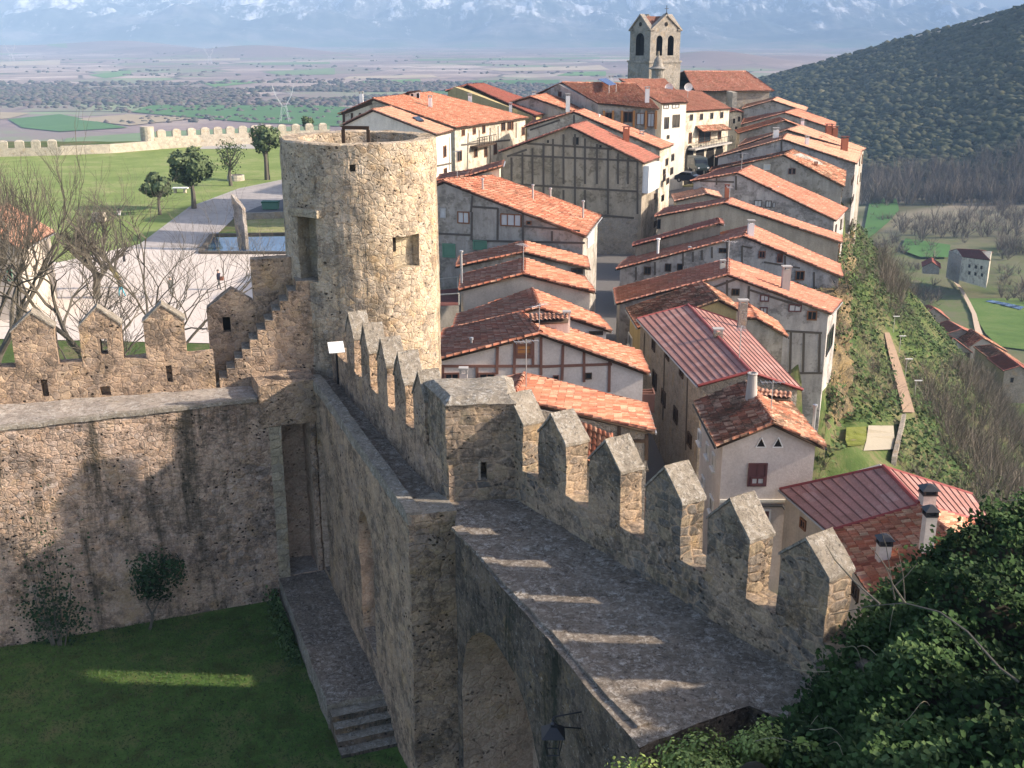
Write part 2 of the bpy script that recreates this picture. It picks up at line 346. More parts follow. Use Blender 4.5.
# ---------------------------------------------------------------- terrain
def sstep(a, b, x):
    t = np.clip((x-a)/(b-a), 0, 1); return t*t*(3-2*t)
XCY = np.array([0, 20, 38, 51, 55, 84.5, 87, 99, 112, 126, 144, 158, 185, 215, 245]); XCX = np.array([12, 14, 23, 22, 16.2, 18.5, 26.5, 31, 34, 37, 43.5, 49, 55, 64, 62])
def Xc(Y): return np.interp(Y, XCY, XCX)
def vnoise(X, Y, f, seed=0):
    """cheap smooth noise from summed sines"""
    r = np.random.default_rng(seed); o = 0
    for k in range(6):
        a = r.uniform(0, 6.28); p = r.uniform(0, 6.28, 2); ff = f*(1.7**(k*.6))
        o = o+np.sin((X*math.cos(a)+Y*math.sin(a))*ff+p[0])*np.cos((Y*math.cos(a)-X*math.sin(a))*ff*.8+p[1])/(1+k*.5)
    return o/3
def H(X, Y):
    X = np.asarray(X, float); Y = np.asarray(Y, float)
    street = np.interp(Y, [0, 60, 165, 230], [-27.2, -27.2, -21.6, -21.6])
    plat = np.where(X < -20, -21.5, street+(-21.5-street)*sstep(-9, -20, X))
    d = X-Xc(Y)
    slope = -33.5-np.interp(Y, [60, 95, 140, 210], [.60, .70, .98, 1.1])*np.clip(d-2, 0, None)+vnoise(X, Y, .09, 3)*1.2
    # terrace of the small garden and the footpath along the slope
    slope = np.where(d > 0, slope, -33.5)
    t = sstep(-1.5, .6, d)
    z = plat*(1-t)+slope*t
    plainz = -88+vnoise(X, Y, .004, 5)*1.5-2*sstep(400, 900, Y)
    valley = -80+(plainz+80)*sstep(300, 700, np.hypot(X, Y))
    z = np.maximum(z, valley)
    k = sstep(238, 300, Y)          # the ridge ends behind the church
    k = np.maximum(k, sstep(150, 230, -X))
    z = z*(1-k)+plainz*k
    # low hills in the valley
    def g(cx, cy, sx, sy, h): return h*np.exp(-((X-cx)/sx)**2-((Y-cy)/sy)**2)
    z = z+g(-2150, 6300, 400, 500, 60)+g(-2800, 6000, 350, 500, 36)+g(-1150, 5200, 330, 350, 46)+g(-1700, 5600, 300, 350, 34)
    z = z+g(620, 3600, 230, 300, 42)+g(1000, 4200, 250, 350, 20)
    return z
def polar_grid(name, az0, az1, na, r0, r1, nr, zf, mat, kind='structure', smooth=True, centre=True):
    az = np.radians(np.linspace(az0, az1, na)); r = r0*(r1/r0)**np.linspace(0, 1, nr)
    A, Rr = np.meshgrid(az, r); X = np.sin(A)*Rr; Y = np.cos(A)*Rr; Z = zf(X, Y)
    V = np.stack([X, Y, Z], -1).reshape(-1, 3)
    i = np.arange((nr-1)*na).reshape(nr-1, na)[:, :-1].ravel()
    F = np.stack([i, i+1, i+na+1, i+na], -1)[:, ::-1]
    o = np_mesh(name, V, F, mat, smooth=smooth); setp(o, kind=kind); return o
def ground_mat():
    q = Mt('ground', .95, .05); p = q.sep(q.pos)
    n1 = q.noise(.12, 8, .72); n2 = q.noise(1.3, 6, .75)
    slope = q.ramp(q.math('ADD', q.math('MULTIPLY', n1, .7), q.math('MULTIPLY', n2, .3)), [(.36, (.14, .115, .08)), (.45, (.15, .14, .07)), (.52, (.085, .12, .04)), (.60, (.06, .10, .03)), (.68, (.15, .13, .085))])
    # fields in the valley
    v = q.mapp((.0042, .0042, 0), q.warp(60, .004)); cell = q.sep(q.vor(1, v, rnd=.85)); edge = q.vor(1, v, 'DISTANCE_TO_EDGE', 'Distance', .85)
    f = q.ramp(cell[0], [(0, (.20, .27, .13)), (.14, (.50, .40, .34)), (.32, (.19, .30, .13)), (.40, (.40, .32, .27)), (.58, (.60, .50, .42)), (.7, (.32, .25, .22)), (.86, (.22, .32, .15)), (.92, (.50, .44, .34))], 'CONSTANT')
    f = q.mix(q.ramp(q.noise(.03, 6, .75), [(.35, 0), (.7, .7)]), f, (.27, .21, .18))
    f = q.mix(q.ramp(edge, [(.012, 1), (.03, 0)]), f, (.07, .065, .05))
    f = q.mix(q.ramp(q.noise(.0032, 8, .75), [(.45, 0), (.54, .85)]), f, (.25, .19, .18)); hb = q.ramp(q.math('MULTIPLY', q.math('ADD', p[2], 86), .1), [(0, 0), (.8, 1)]); f = q.mix(q.math('MULTIPLY', hb, q.ramp(q.noise(.006, 7, .75), [(.35, .5), (.6, 1)])), f, (.24, .18, .165))
    nr = q.ramp(q.math('MULTIPLY', p[1], .001), [(.45, 1), (.8, 0)]); f = q.mix(nr, f, q.ramp(q.noise(.02, 8, .75), [(.38, (.10, .13, .05)), (.5, (.16, .155, .09)), (.6, (.12, .16, .06)), (.68, (.22, .19, .14))]))
    c = q.mix(q.math('MAXIMUM', q.ramp(q.math('MULTIPLY', p[2], -.01), [(.80, 0), (.835, 1)]), q.ramp(q.math('MULTIPLY', p[1], .001), [(.6, 0), (.9, 1)])), slope, f)
    q.col(c); q.bump(n2, .25, .5); return q.m
polar_grid('terrain', -62, 62, 560, 9, 9500, 540, H, ground_mat())
def mount_mat():
    q = Mt('mountain', .95, .05); p = q.sep(q.pos)
    nz = q.noise(.0016, 9, .72, vec=q.mapp((1, 1, 1.6)))
    c = q.ramp(nz, [(.35, (.05, .07, .07)), (.5, (.09, .11, .10)), (.62, (.24, .23, .22))])
    h = q.math('MULTIPLY', q.math('ADD', p[2], 90), .001)
    sn = q.ramp(q.math('ADD', q.noise(.0034, 9, .82, vec=q.mapp((1.6, .35, .8), rot=(0, 0, .15))), q.math('MULTIPLY', h, .33)), [(.62, 0), (.69, 1)])
    c = q.mix(sn, c, (.85, .86, .88)); 
    low = q.ramp(h, [(.01, 1), (.07, 0)])
    c = q.mix(q.math('MULTIPLY', low, .8), c, q.ramp(q.noise(.002, 4, .6), [(.4, (.14, .2, .1)), (.6, (.34, .28, .22))]))
    q.col(c); return q.m
def Hm(X, Y):
    r = np.hypot(X, Y); px = 512+FPX*X/Y/CP*1.0
    top = np.interp(px, [-200, 100, 300, 560, 700, 850, 1024, 1300], [700, 660, 690, 640, 600, 560, 330, 260])
    sp_ = vnoise(X, Y, .0016, 15); t = np.clip((r-8900-1100*sp_)/3300, 0, 1)*.75+.25*sstep(10500, 15500, r); rid = vnoise(X, Y, .0011, 11); rid2 = vnoise(X, Y, .004, 12)
    base = (t**1.0)*top*(1+.16*rid)+t*(190*rid2+85*vnoise(X, Y, .012, 13)+30*vnoise(X, Y, .03, 19))-130*t*np.abs(np.sin(X*.0021+1.5*vnoise(X, Y, .0009, 17)))**3
    fall = 1-.25*sstep(13800, 16500, r)
    return -100+base*fall+15*np.maximum(0, vnoise(X, Y, .002, 4))
polar_grid('mountains', -40, 40, 900, 8200, 17000, 260, Hm, mount_mat())
# wooded hill on the other side of the valley
def ridge_z(px): return np.interp(px, [640, 735, 765, 850, 900, 960, 1024, 1400, 2400], [-86, -66, -48, -22.5, -6, 8, 25, 110, 150])
def ridge_r(px): return np.interp(px, [640, 765, 1024, 2400], [1500, 1350, 1150, 900])
def Hh(X, Y):
    r = np.hypot(X, Y); px = 512+FPX*X/np.maximum(Y, 1)/.953
    rr = ridge_r(px); zr = ridge_z(px); r0 = np.interp(px, [640, 800, 1024, 2400], [850, 740, 690, 600])
    t = np.clip((r-r0)/(rr-r0), -.2, 1); z = -87+(zr+87)*(np.sign(t)*np.abs(t)**1.12)
    dn = np.clip(r-rr, 0, None); z = z-dn*.16-dn**2*.0001
    gl = np.abs(np.sin(X*.011+Y*.004+.6)); 
    z = z+vnoise(X, Y, .02, 21)*5*np.clip(t*3, 0, 1)*np.clip((1-t)*4, 0.1, 1)-5*(1-gl)**3*np.clip(t*3, 0, 1)*np.clip((1-t)*4, 0, 1)
    return z
def hill_mat():
    q = Mt('hillside', .95, .05)
    c = q.ramp(q.noise(.05, 8, .75), [(.35, (.035, .05, .03)), (.5, (.06, .075, .04)), (.62, (.13, .12, .075))])
    q.col(c); q.bump(q.noise(.12, 6, .7), 2, .8); return q.m
polar_grid('wooded_hillside', 7, 60, 300, 430, 2600, 150, Hh, hill_mat())

# ---------------------------------------------------------------- clumps of foliage in one mesh
def ico():
    bm = bmesh.new(); bmesh.ops.create_icosphere(bm, subdivisions=1, radius=1)
    V = np.array([v.co[:] for v in bm.verts]); F = np.array([[v.index for v in f.verts] for f in bm.faces]); bm.free(); return V, F
ICO_V, ICO_F = ico()
def blobs(name, P, rad, mat, flat=.75, jit=.35, label=None, parent=None, kind='stuff'):
    n = len(P); P = np.asarray(P, float); rad = np.asarray(rad, float).reshape(-1, 1, 1)
    V = ICO_V[None]*(1+rng.uniform(-jit, jit, (n, len(ICO_V), 1))); V = V*rad*np.array([1, 1, flat])+P[:, None, :]
    F = ICO_F[None]+(np.arange(n)*len(ICO_V))[:, None, None]
    t = np.repeat(rng.random(n), len(ICO_F))*.8+rng.random(n*len(ICO_F))*.2
    o = np_mesh(name, V.reshape(-1, 3), F.reshape(-1, 3), mat, parent, tint=t)
    if kind: o['kind'] = kind
    if label: o['label'] = label
    return o
def leaves(name, P, N, size, mat, parent=None, tintbase=None, asp=.75):
    """small folded leaf faces at points P facing roughly N"""
    n = len(P); P = np.asarray(P, float); N = np.asarray(N, float)+rng.normal(0, .55, (n, 3))
    N /= np.linalg.norm(N, axis=1)[:, None]+1e-9
    a = rng.normal(size=(n, 3)); U = np.cross(N, a); U /= np.linalg.norm(U, axis=1)[:, None]+1e-9; W = np.cross(N, U)
    s = (np.asarray(size)*rng.uniform(.6, 1.3, n)).reshape(-1, 1)
    p0 = P-U*s; p1 = P+W*s*asp+N*s*.18; p2 = P+U*s; p3 = P-W*s*asp+N*s*.18
    V = np.stack([p0, p1, p2, p3], 1).reshape(-1, 3); i = np.arange(n)*4
    F = np.concatenate([np.stack([i, i+1, i+2], -1), np.stack([i, i+2, i+3], -1)], 0)
    t = rng.random(n) if tintbase is None else np.clip(tintbase+rng.normal(0, .15, n), 0, 1)
    return np_mesh(name, V, F, mat, parent, tint=np.concatenate([t, t]))
def twigs(name, P, hgt, mat, nb=14, spread=.35, wid=.02, parent=None, kind='stuff', label=None):
    """bare bushes and trees: fans of thin forked blades"""
    P = np.asarray(P, float); n = len(P); hgt = np.asarray(hgt, float)
    V = []; F = []; b = 0
    base = np.repeat(P, nb, 0); h = np.repeat(hgt, nb)*rng.uniform(.55, 1, n*nb)
    d = rng.normal(0, spread, (n*nb, 3)); d[:, 2] = 1; d /= np.linalg.norm(d, axis=1)[:, None]
    st = base+d*(h*rng.uniform(0, .35, n*nb))[:, None]*np.array([.5, .5, 1])
    mid = st+d*(h*.5)[:, None]; d2 = d+rng.normal(0, .3, d.shape); end = mid+d2*(h*.45)[:, None]
    d3 = d+rng.normal(0, .5, d.shape); end2 = mid+d3*(h*.35)[:, None]
    a = rng.normal(size=d.shape); s = np.cross(d, a); s /= np.linalg.norm(s, axis=1)[:, None]+1e-9; s = s*(np.repeat(hgt, nb)*wid)[:, None]
    N = n*nb
    V = np.stack([st-s, st+s, mid+s*.7, mid-s*.7, end, end2], 1).reshape(-1, 3); i = np.arange(N)*6
    F = np.concatenate([np.stack([i, i+1, i+2], -1), np.stack([i, i+2, i+3], -1), np.stack([i+3, i+2, i+4], -1), np.stack([i+3, i+2, i+5], -1)], 0)
    t = np.tile(rng.random(N), 4)
    o = np_mesh(name, V, F, mat, parent, tint=t)
    if kind: o['kind'] = kind
    if label: o['label'] = label
    return o
# scrub oak on the hill
n = 30000
az = np.radians(rng.uniform(9.0, 33, n)); pxs = 512+FPX*np.tan(az)/.953
r0 = np.interp(pxs, [640, 800, 1024, 2400], [860, 750, 700, 610]); rr = ridge_r(pxs)+25; u = rng.random(n)**.8; r = r0+(rr-r0)*u
X = np.sin(az)*r; Y = np.cos(az)*r; keep = (vnoise(X, Y, .03, 31) > -.62)
X, Y, r = X[keep], Y[keep], r[keep]; Z = Hh(X, Y)
rad = (1.1+rng.random(len(X))**2.5*4.0)*(.75+.35*r/1000)
blobs('hill_scrub', np.stack([X, Y, Z+rad*.2], -1), rad, M['scrub'], flat=.6, jit=.45, label='dark holm oak scrub covering the hillside')
# track along the hill crest
mb = MB(); pts = [(905, 39.5), (935, 34), (965, 28), (990, 22.5), (1008, 18)]
Pp = []
for (x, y) in pts:
    d = ray(x, y); 
    best = None
    for rr_ in np.arange(700, 1500, 4.0):
        q = d*(rr_/math.hypot(d[0], d[1]))
        if q[2] <= Hh(q[0], q[1])+2.2: best = q; break
    Pp.append(best if best is not None else d*(1150/math.hypot(d[0], d[1])))
for a, b in zip(Pp[:-1], Pp[1:]):
    mb.poly([a+(0, 0, .5), b+(0, 0, .5), b+np.array([2, 6, 2.2]), a+np.array([2, 6, 2.2])])
M['track'] = plain('pale_track', (.55, .42, .30), .95)
setp(mb.build('dirt_track', M['track']), kind='structure')

# ---------------------------------------------------------------- valley: fields, hedgerows, hamlets
def field(px_pts, c, z=-89.2):
    q = Mt('field_'+str(len(bpy.data.materials)), .95, .05); n1 = q.noise(.02, 6, .7)
    m = q.col(q.mix(n1, tuple(v*.72 for v in c), tuple(v*1.25 for v in c)))
    mbf = MB(); P = [pz(x, y, z) for x, y in px_pts]
    out = []
    for i in range(len(P)):       # resample edges so that the sheet follows the gently rolling plain
        out.append(P[i])
    mbf.poly(out); o = mbf.build('field', m)
    bm = bmesh.new(); bm.from_mesh(o.data); bmesh.ops.triangulate(bm, faces=bm.faces)
    for _ in range(6):
        es = [e for e in bm.edges if e.calc_length() > 70]
        if not es: break
        bmesh.ops.subdivide_edges(bm, edges=es, cuts=1); bmesh.ops.triangulate(bm, faces=[f for f in bm.faces if len(f.verts) > 3])
    for v in bm.verts: v.co.z = float(H(v.co.x, v.co.y))+.9
    bm.to_mesh(o.data); bm.free(); setp(o, kind='structure'); return o
G1, G2, G3 = (.085, .18, .06), (.14, .25, .09), (.18, .25, .12)
TAN, PALE, BRN = (.36, .29, .19), (.46, .38, .28), (.20, .16, .12)
for pts, c in [([(22, 127), (8, 119), (60, 114), (128, 127), (60, 131)], G1), ([(132, 112), (152, 105), (330, 106), (420, 114), (340, 126), (250, 122)], G1),
    ([(75, 119), (128, 114), (196, 118), (130, 125)], TAN), ([(60, 148), (66, 138), (160, 131), (330, 125), (330, 137), (150, 150)], G3), ([(0, 112), (0, 119), (10, 118), (30, 113)], TAN),
    ([(0, 92), (80, 88), (95, 93), (40, 99), (0, 98)], G1), ([(88, 75), (130, 70.5), (132, 75), (105, 78)], G2), ([(200, 82), (235, 79.5), (260, 82), (215, 87)], G2),
    ([(262, 72), (335, 68), (335, 74.5), (280, 75)], G3), ([(346, 86), (360, 81), (420, 79), (421, 83), (400, 88)], G2), ([(422, 92), (426, 87), (500, 84), (600, 82), (610, 86), (560, 96), (440, 95)], G1),
    ([(330, 113), (330, 124), (350, 122), (352, 112)], G1), ([(440, 84), (470, 80.5), (560, 80), (556, 93), (500, 97)], G1), ([(556, 76), (570, 72), (606, 71.5), (606, 76)], G2),
    ([(0, 66), (0, 62), (60, 60), (60, 65)], PALE), ([(340, 79), (350, 76.5), (430, 75), (440, 77.5)], PALE), ([(48, 53), (52, 50), (66, 50), (68, 53.5)], G3),
    ([(480, 68), (600, 66), (610, 70), (500, 71)], PALE), ([(150, 60), (240, 58.5), (240, 60.5), (160, 61.5)], PALE), ([(260, 63), (330, 62), (330, 64), (262, 65)], G3), ([(410, 59), (600, 57), (600, 59), (420, 61)], G3),
    ([(870, 200), (896, 200), (899, 212), (888, 225), (868, 243), (862, 243)], G1), ([(905, 242), (950, 249), (948, 262), (920, 262), (900, 254)], G1)]:
    field(pts, c)
n = 14000; hx = rng.uniform(-60, 780, n); hy = np.concatenate([rng.normal(88, 3.5, n//3), rng.normal(97, 4, n//3), rng.uniform(56, 140, n-2*(n//3))])
P = np.array([pz(a, b, -89) for a, b in zip(hx, hy)]); nn = vnoise(P[:, 0], P[:, 1]*2.6, .006, 41)
P = P[(nn > np.where((P[:, 1] > 1350) & (P[:, 1] < 2300), -.1, .22))]
okp = P[:, 1] > 330
P = P[okp]; P[:, 2] = H(P[:, 0], P[:, 1])+1.0; rad = rng.uniform(1.8, 5, len(P))
blobs('hedgerows', P, rad*np.where(P[:, 1] > 1500, 1.5, .9), M['hedge'], flat=.55, jit=.5, label='dark hedgerows and copses between the valley fields')

# valley floor trees at the foot of the hill, right of the town
def band(n, xr, yr, z=-85, dens=None):
    x = rng.uniform(*xr, n); y = rng.uniform(*yr, n); P = np.array([pz(a, b, z) for a, b in zip(x, y)]); P[:, 2] = np.maximum(H(P[:, 0], P[:, 1]), Hh(P[:, 0], P[:, 1])); return P, x, y
P, x, y = band(560, (862, 1070), (176, 199)); twigs('winter_copse', P, rng.uniform(9, 15, len(P)), M['winterwood'], 16, .3, .010, label='grey leafless copse along the foot of the hill')
P, x, y = band(260, (900, 1050), (202, 248)); k = vnoise(P[:, 0], P[:, 1], .05, 8) > -.15
P = P[k & ~((x > 925) & (x < 995) & (y > 232))]; twigs('bare_thicket', P, rng.uniform(5, 11, len(P)), M['winterwood'], 18, .4, .010, label='bare brown thicket between the valley meadows')
P, x, y = band(900, (868, 1050), (196, 300)); k = vnoise(P[:, 0], P[:, 1], .06, 9) > .05
P = P[k & ~((x > 940) & (x < 1000) & (y > 240))]; twigs('valley_bushes', P, rng.uniform(2, 6, len(P)), M['winterwood'], 20, .6, .014, label='low dark bushes scattered over the valley floor')
# ---------------------------------------------------------------- the castle
ZW = -11.3; CRT = -19.3
P1 = Plane((-16.9, 32.0), (-8.6, 35.2)); PW = Plane((-6.84, 36.08), (-2.57, 24.92))
P2 = Plane(pz(0, 405, -11.7), pz(215, 388, -11.7)); P3 = Plane((-5.61, 35.18), (-1.63, 25.84)); P4 = Plane((.2, 25.84), (5.76, 17.3))
PR = Plane(pz(455, 528, ZW), pz(640, 725, ZW))
def merlon(parent, pl, s0, s1, off, mats, th=.6, zs=-10.42, zsh=-9.22, za=-8.66, hole=None, name='merlon'):
    mb = MB(); j = lambda: random.uniform(-.04, .04)
    sm = (s0+s1)/2+j(); zs_l, zs_r, za = zsh+j(), zsh+j(), za+j()
    A = pl.at(s0, 0, off); B = pl.at(s0, 0, off+th); dv = (B-A)
    pent = [pl.at(s0, zs-.25, off), pl.at(s1, zs-.25, off), pl.at(s1, zs_r, off), pl.at(sm, za, off), pl.at(s0, zs_l, off)]
    mb.prism(pent, dv)
    o = mb.build(name, mats, parent)
    if hole:
        hs, hz, hw, hh = hole; c = MB(); c.prism([pl.at(hs-hw/2, hz-hh/2, off-.2), pl.at(hs+hw/2, hz-hh/2, off-.2), pl.at(hs+hw/2, hz+hh/2, off-.2), pl.at(hs-hw/2, hz+hh/2, off-.2)], dv/th*(th+.4))
        boolean(o, [cutter(c)])
    roughen(o, .26, .028)
    cp = MB(); e = .03; up = .085
    for (a, za_, b, zb_) in ((s0-e, zs_l-.03, sm, za), (sm, za, s1+e, zs_r-.03)):
        q = [pl.at(a, za_+.012, off-e), pl.at(b, zb_+.012, off-e), pl.at(b, zb_+up, off-e), pl.at(a, za_+up*.8, off-e)]
        cp.prism(q, dv*(th+2*e)/th)
    c = cp.build('cap', M['cope'], o); roughen(c, .25, .022)
    return o
def wallbox(name, pl, s0, s1, z0, z1, o0, o1, mats, parent, rough=True, maxlen=.4, amp=.035):
    mb = MB(); A = pl.at(0, 0, o0); B = pl.at(0, 0, o1)
    mb.prism([pl.at(s0, z0, o0), pl.at(s1, z0, o0), pl.at(s1, z1, o0), pl.at(s0, z1, o0)], B-A)
    o = mb.build(name, mats, parent)
    if rough: roughen(o, maxlen, amp)
    return o
def topmat(o, nz=.8, idx=1):
    me = o.data
    for p in me.polygons:
        if p.normal.z > nz: p.material_index = idx
def arch_cut(pl, s0, s1, z0, zs, o0, o1, n=12):
    c = MB(); r_ = (s1-s0)/2; cx = (s0+s1)/2; pts = [pl.at(s0, z0, o0), pl.at(s1, z0, o0)]
    for k in range(n+1):
        a = math.pi*k/n; pts.append(pl.at(cx+r_*math.cos(a), zs+r_*math.sin(a), o0))
    c.prism(pts, pl.at(0, 0, o1)-pl.at(0, 0, o0), 1); return c
def cutm(c, mats):
    o = cutter(c)
    for m in mats: o.data.materials.append(m)
    return o

# west curtain wall with its parapet
cw = thing('curtain_wall', 'long rubble curtain wall with doorway and gabled merlons behind the courtyard lawn', 'castle wall', P1.at(-2, -21.5, 1))
mt = [M['castle_court'], M['castle_inner_lit'], M['walltop']]
mb = MB(); zb = -21.6; zt = -11.7
q = [P1.at(-15, zb), P1.at(10.8, zb), P2.at(11.3, zb, .3), P2.at(-14, zb, .3)]
mb.prism(q, (0, 0, zt-zb)); wbody = mb.build('wall_body', mt, cw)
c = MB(); c.prism([P1.at(9.62, -18.4, -.4), P1.at(10.62, -18.4, -.4), P1.at(10.62, -12.75, -.4), P1.at(9.62, -12.75, -.4)], P1.at(0, 0, 1.3)-P1.at(0, 0, -.4), 1)
boolean(wbody, [cutm(c, mt)]); roughen(wbody, .5, .05); topmat(wbody, .8, 2)
wallbox('door_lintel', P1, 8.95, 10.95, -12.72, -11.22, -.06, 1.5, [M['castle']], cw, maxlen=.3)
wallbox('door_jamb', P1, 9.22, 9.62, -18.5, -12.75, -.035, .5, [M['ashlar']], cw, maxlen=.3, amp=.015)
wallbox('drip_course', P1, -15, 8.9, -11.78, -11.66, -.07, .2, [M['cope']], cw, maxlen=.3, amp=.03)
mb = MB(); mb.prism([P2.at(-14, -21.4), P2.at(6.95, -21.4), P2.at(6.95, -10.45), P2.at(-14, -10.45)], P2.at(0, 0, .6)-P2.at(0, 0, 0))
pp = mb.build('parapet', [M['castle'], M['darkhole']], cw); cs = []
for (x, y, w_, h_) in ((45, 388, .2, .62), (105.6, 391, .33, .34), (169, 374, .2, .6)):
    P = P2.hit(x, y); s = P2.s_of(P); c = MB(); c.prism([P2.at(s-w_/2, P[2]-h_/2, -.1), P2.at(s+w_/2, P[2]-h_/2, -.1), P2.at(s+w_/2, P[2]+h_/2, -.1), P2.at(s-w_/2, P[2]+h_/2, -.1)], P2.at(0, 0, .45)-P2.at(0, 0, 0), 0); cs.append(cutm(c, [M['castle'], M['darkhole']]))
boolean(pp, cs); roughen(pp, .4, .035)
for k, sa in enumerate((-9.1, -7.0, -4.9, -2.8, -.75, 1.3, 3.38, 5.42)):
    merlon(cw, P2, sa-.66, sa+.66, 0, [M['castle']], hole=(3.44, -9.95, .24, .55) if k == 6 else None)
# stair block up to the tower door
mb = MB(); pts = [P2.at(6.8, -12.0), P2.at(10.66, -12.0), P2.at(10.66, -8.1)]
ns = 11; s_top, s_bot, z_top, z_bot = 9.88, 6.8, -8.1, -11.7
prof = [(s_top, z_top)]
for k in range(ns):
    s1 = s_top-(s_top-s_bot)*(k)/ns; z1 = z_top-(z_top-z_bot)*(k+1)/ns; s2 = s_top-(s_top-s_bot)*(k+1)/ns
    prof += [(s1, z1), (s2, z1)]
pts += [P2.at(a, b) for a, b in prof[:-1]]
mb.prism(pts, P2.at(0, 0, 1.0)-P2.at(0, 0, 0)); st = mb.build('stair', [M['castle'], M['cope']], cw); roughen(st, .22, .022)
topmat(st, .7, 1)
mb = MB(); q = [(6.85, -12), (8.45, -12), (8.45, -8.95), (7.75, -8.45), (6.85, -9.1)]
mb.prism([P2.at(a, b, 1.02) for a, b in q], P2.at(0, 0, .55)-P2.at(0, 0, 0)); a_ = mb.build('merlon', [M['castle']], cw)
c = MB(); c.prism([P2.at(7.35, -10.0, .9), P2.at(7.62, -10.0, .9), P2.at(7.62, -9.45, .9), P2.at(7.35, -9.45, .9)], P2.at(0, 0, 1)-P2.at(0, 0, 0)); boolean(a_, [cutter(c)]); wallbox('loophole_shade_panel', P2, 7.3, 7.67, -10.05, -9.4, 1.34, 1.4, [M['darkhole']], cw, rough=False); roughen(a_, .3, .03)  # dark panel added inside the open slot to stand for its shade
wallbox('stair_parapet', P2, 8.46, 10.0, -12, -7.45, 1.02, 1.55, [M['castle']], cw, maxlen=.3)
wallbox('recess_wall', P2, 10.66, 12.4, -12, -8.3, .75, 1.3, [M['castle']], cw, maxlen=.3)
wallbox('corbel_slab', P2, 10.67, 11.5, -8.6, -8.42, .05, .9, [M['ashlar']], cw, maxlen=.3, amp=.01)

# central wall with the narrow wall-walk
ce = thing('cross_wall', 'tall brown wall with round arches and a narrow walk below spiky merlons', 'castle wall', (-3.5, 30, -21))
mt = [M['castle'], M['castle_inner_lit'], M['walk']]
mb = MB(); pl = [PW.at(-.15, 0), PW.at(11.97, 0), (-1.40, 25.2, 0), (-1.63, 25.84, 0), (-5.61, 35.18, 0), (-5.3, 38.4, 0), (-6.75, 38.4, 0), (-6.72, 37.0, 0)]
mb.prism([(p[0], p[1], -21.6) for p in pl], (0, 0, 10.1)); body = mb.build('wall_body', mt, ce)
boolean(body, [cutm(arch_cut(PW, 6.2, 8.0, -17.6, -14.2, -.3, .9), mt), cutm(arch_cut(PW, 6.75, 7.75, -16.9, -14.3, .5, 3.2), mt), cutm(arch_cut(PW, .25, 1.25, -18.3, -13.75, -.3, .6), mt)])
roughen(body, .42, .04); topmat(body, .8, 2)

mb = MB(); mb.prism([(*PW.at(-.3, 0, -.03)[:2], -11.55), (*PW.at(12.0, 0, -.03)[:2], -11.55), (*PW.at(12.0, 0, .34)[:2], -11.55), (*PW.at(-.3, 0, .34)[:2], -11.55)], (0, 0, .33))
o = mb.build('coping', M['cope'], ce); roughen(o, .25, .03)
pl = [PW.at(11.2, 0, .02), PW.at(11.99, 0, -.02), (-1.38, 25.17, 0), (-1.60, 25.80, 0), (-1.9, 26.3, 0)]
mb = MB(); mb.prism([(p[0], p[1], -11.6) for p in pl], (0, 0, .32)); o = mb.build('corner_cap', [M['castle'], M['cope']], ce); roughen(o, .25, .025); topmat(o, .8, 1)
p3 = wallbox('parapet', P3, -1.6, 10.2, -21.4, -10.35, 0, .55, [M['castle'], M['castle_inner_lit']], ce, rough=False)
boolean(p3, [cutm(arch_cut(PW, 6.75, 7.75, -16.9, -14.3, -.3, 3.4), [M['castle'], M['castle_inner_lit']])]); roughen(p3, .4, .035)
for sa in (.95, 2.73, 4.56, 6.25, 7.97): merlon(ce, P3, sa-.5, sa+.5, 0, [M['castle']], th=.55, za=-8.5, zsh=-9.22)
# square turret on the corner
PT = Plane(pz(447, 500, ZW), pz(516, 497, ZW)); wt = PT.len
zt_ = PT.hit(465, 405)[2]
mb = MB(); A = PT.at(0, 0)[:2]; B = PT.at(wt, 0)[:2]; A2 = PT.at(-.45, 0, 1.9)[:2]; B2 = PT.at(wt+.1, 0, 2.0)[:2]
ring = [A, B, B2, A2]; mb.prism([(*p, -21.4) for p in ring], (0, 0, zt_+21.4)); tu = mb.build('corner_turret', [M['castle_dark'], M['cope']], ce)
P = PT.hit(484, 470); s = PT.s_of(P); c = MB(); c.prism([PT.at(s-.08, P[2]-.22, -.2), PT.at(s+.08, P[2]-.22, -.2), PT.at(s+.08, P[2]+.22, -.2), PT.at(s-.08, P[2]+.22, -.2)], PT.at(0, 0, .7)-PT.at(0, 0, 0))
boolean(tu, [cutter(c)]); roughen(tu, .3, .04); topmat(tu, .75, 1)
wallbox('window_jamb', PT, s-.14, s-.085, P[2]-.26, P[2]+.26, -.02, .2, [M['ashlar']], ce, rough=False)
mb = MB(); ctr = (np.array(A)+B+B2+A2)/4
mb.loft([(*(ctr+(np.array(p)-ctr)*1.04), zt_+.012) for p in ring], [(*(ctr+(np.array(p)-ctr)*.82), zt_+.17) for p in ring]); o = mb.build('turret_cap', M['cope'], ce); roughen(o, .25, .05)

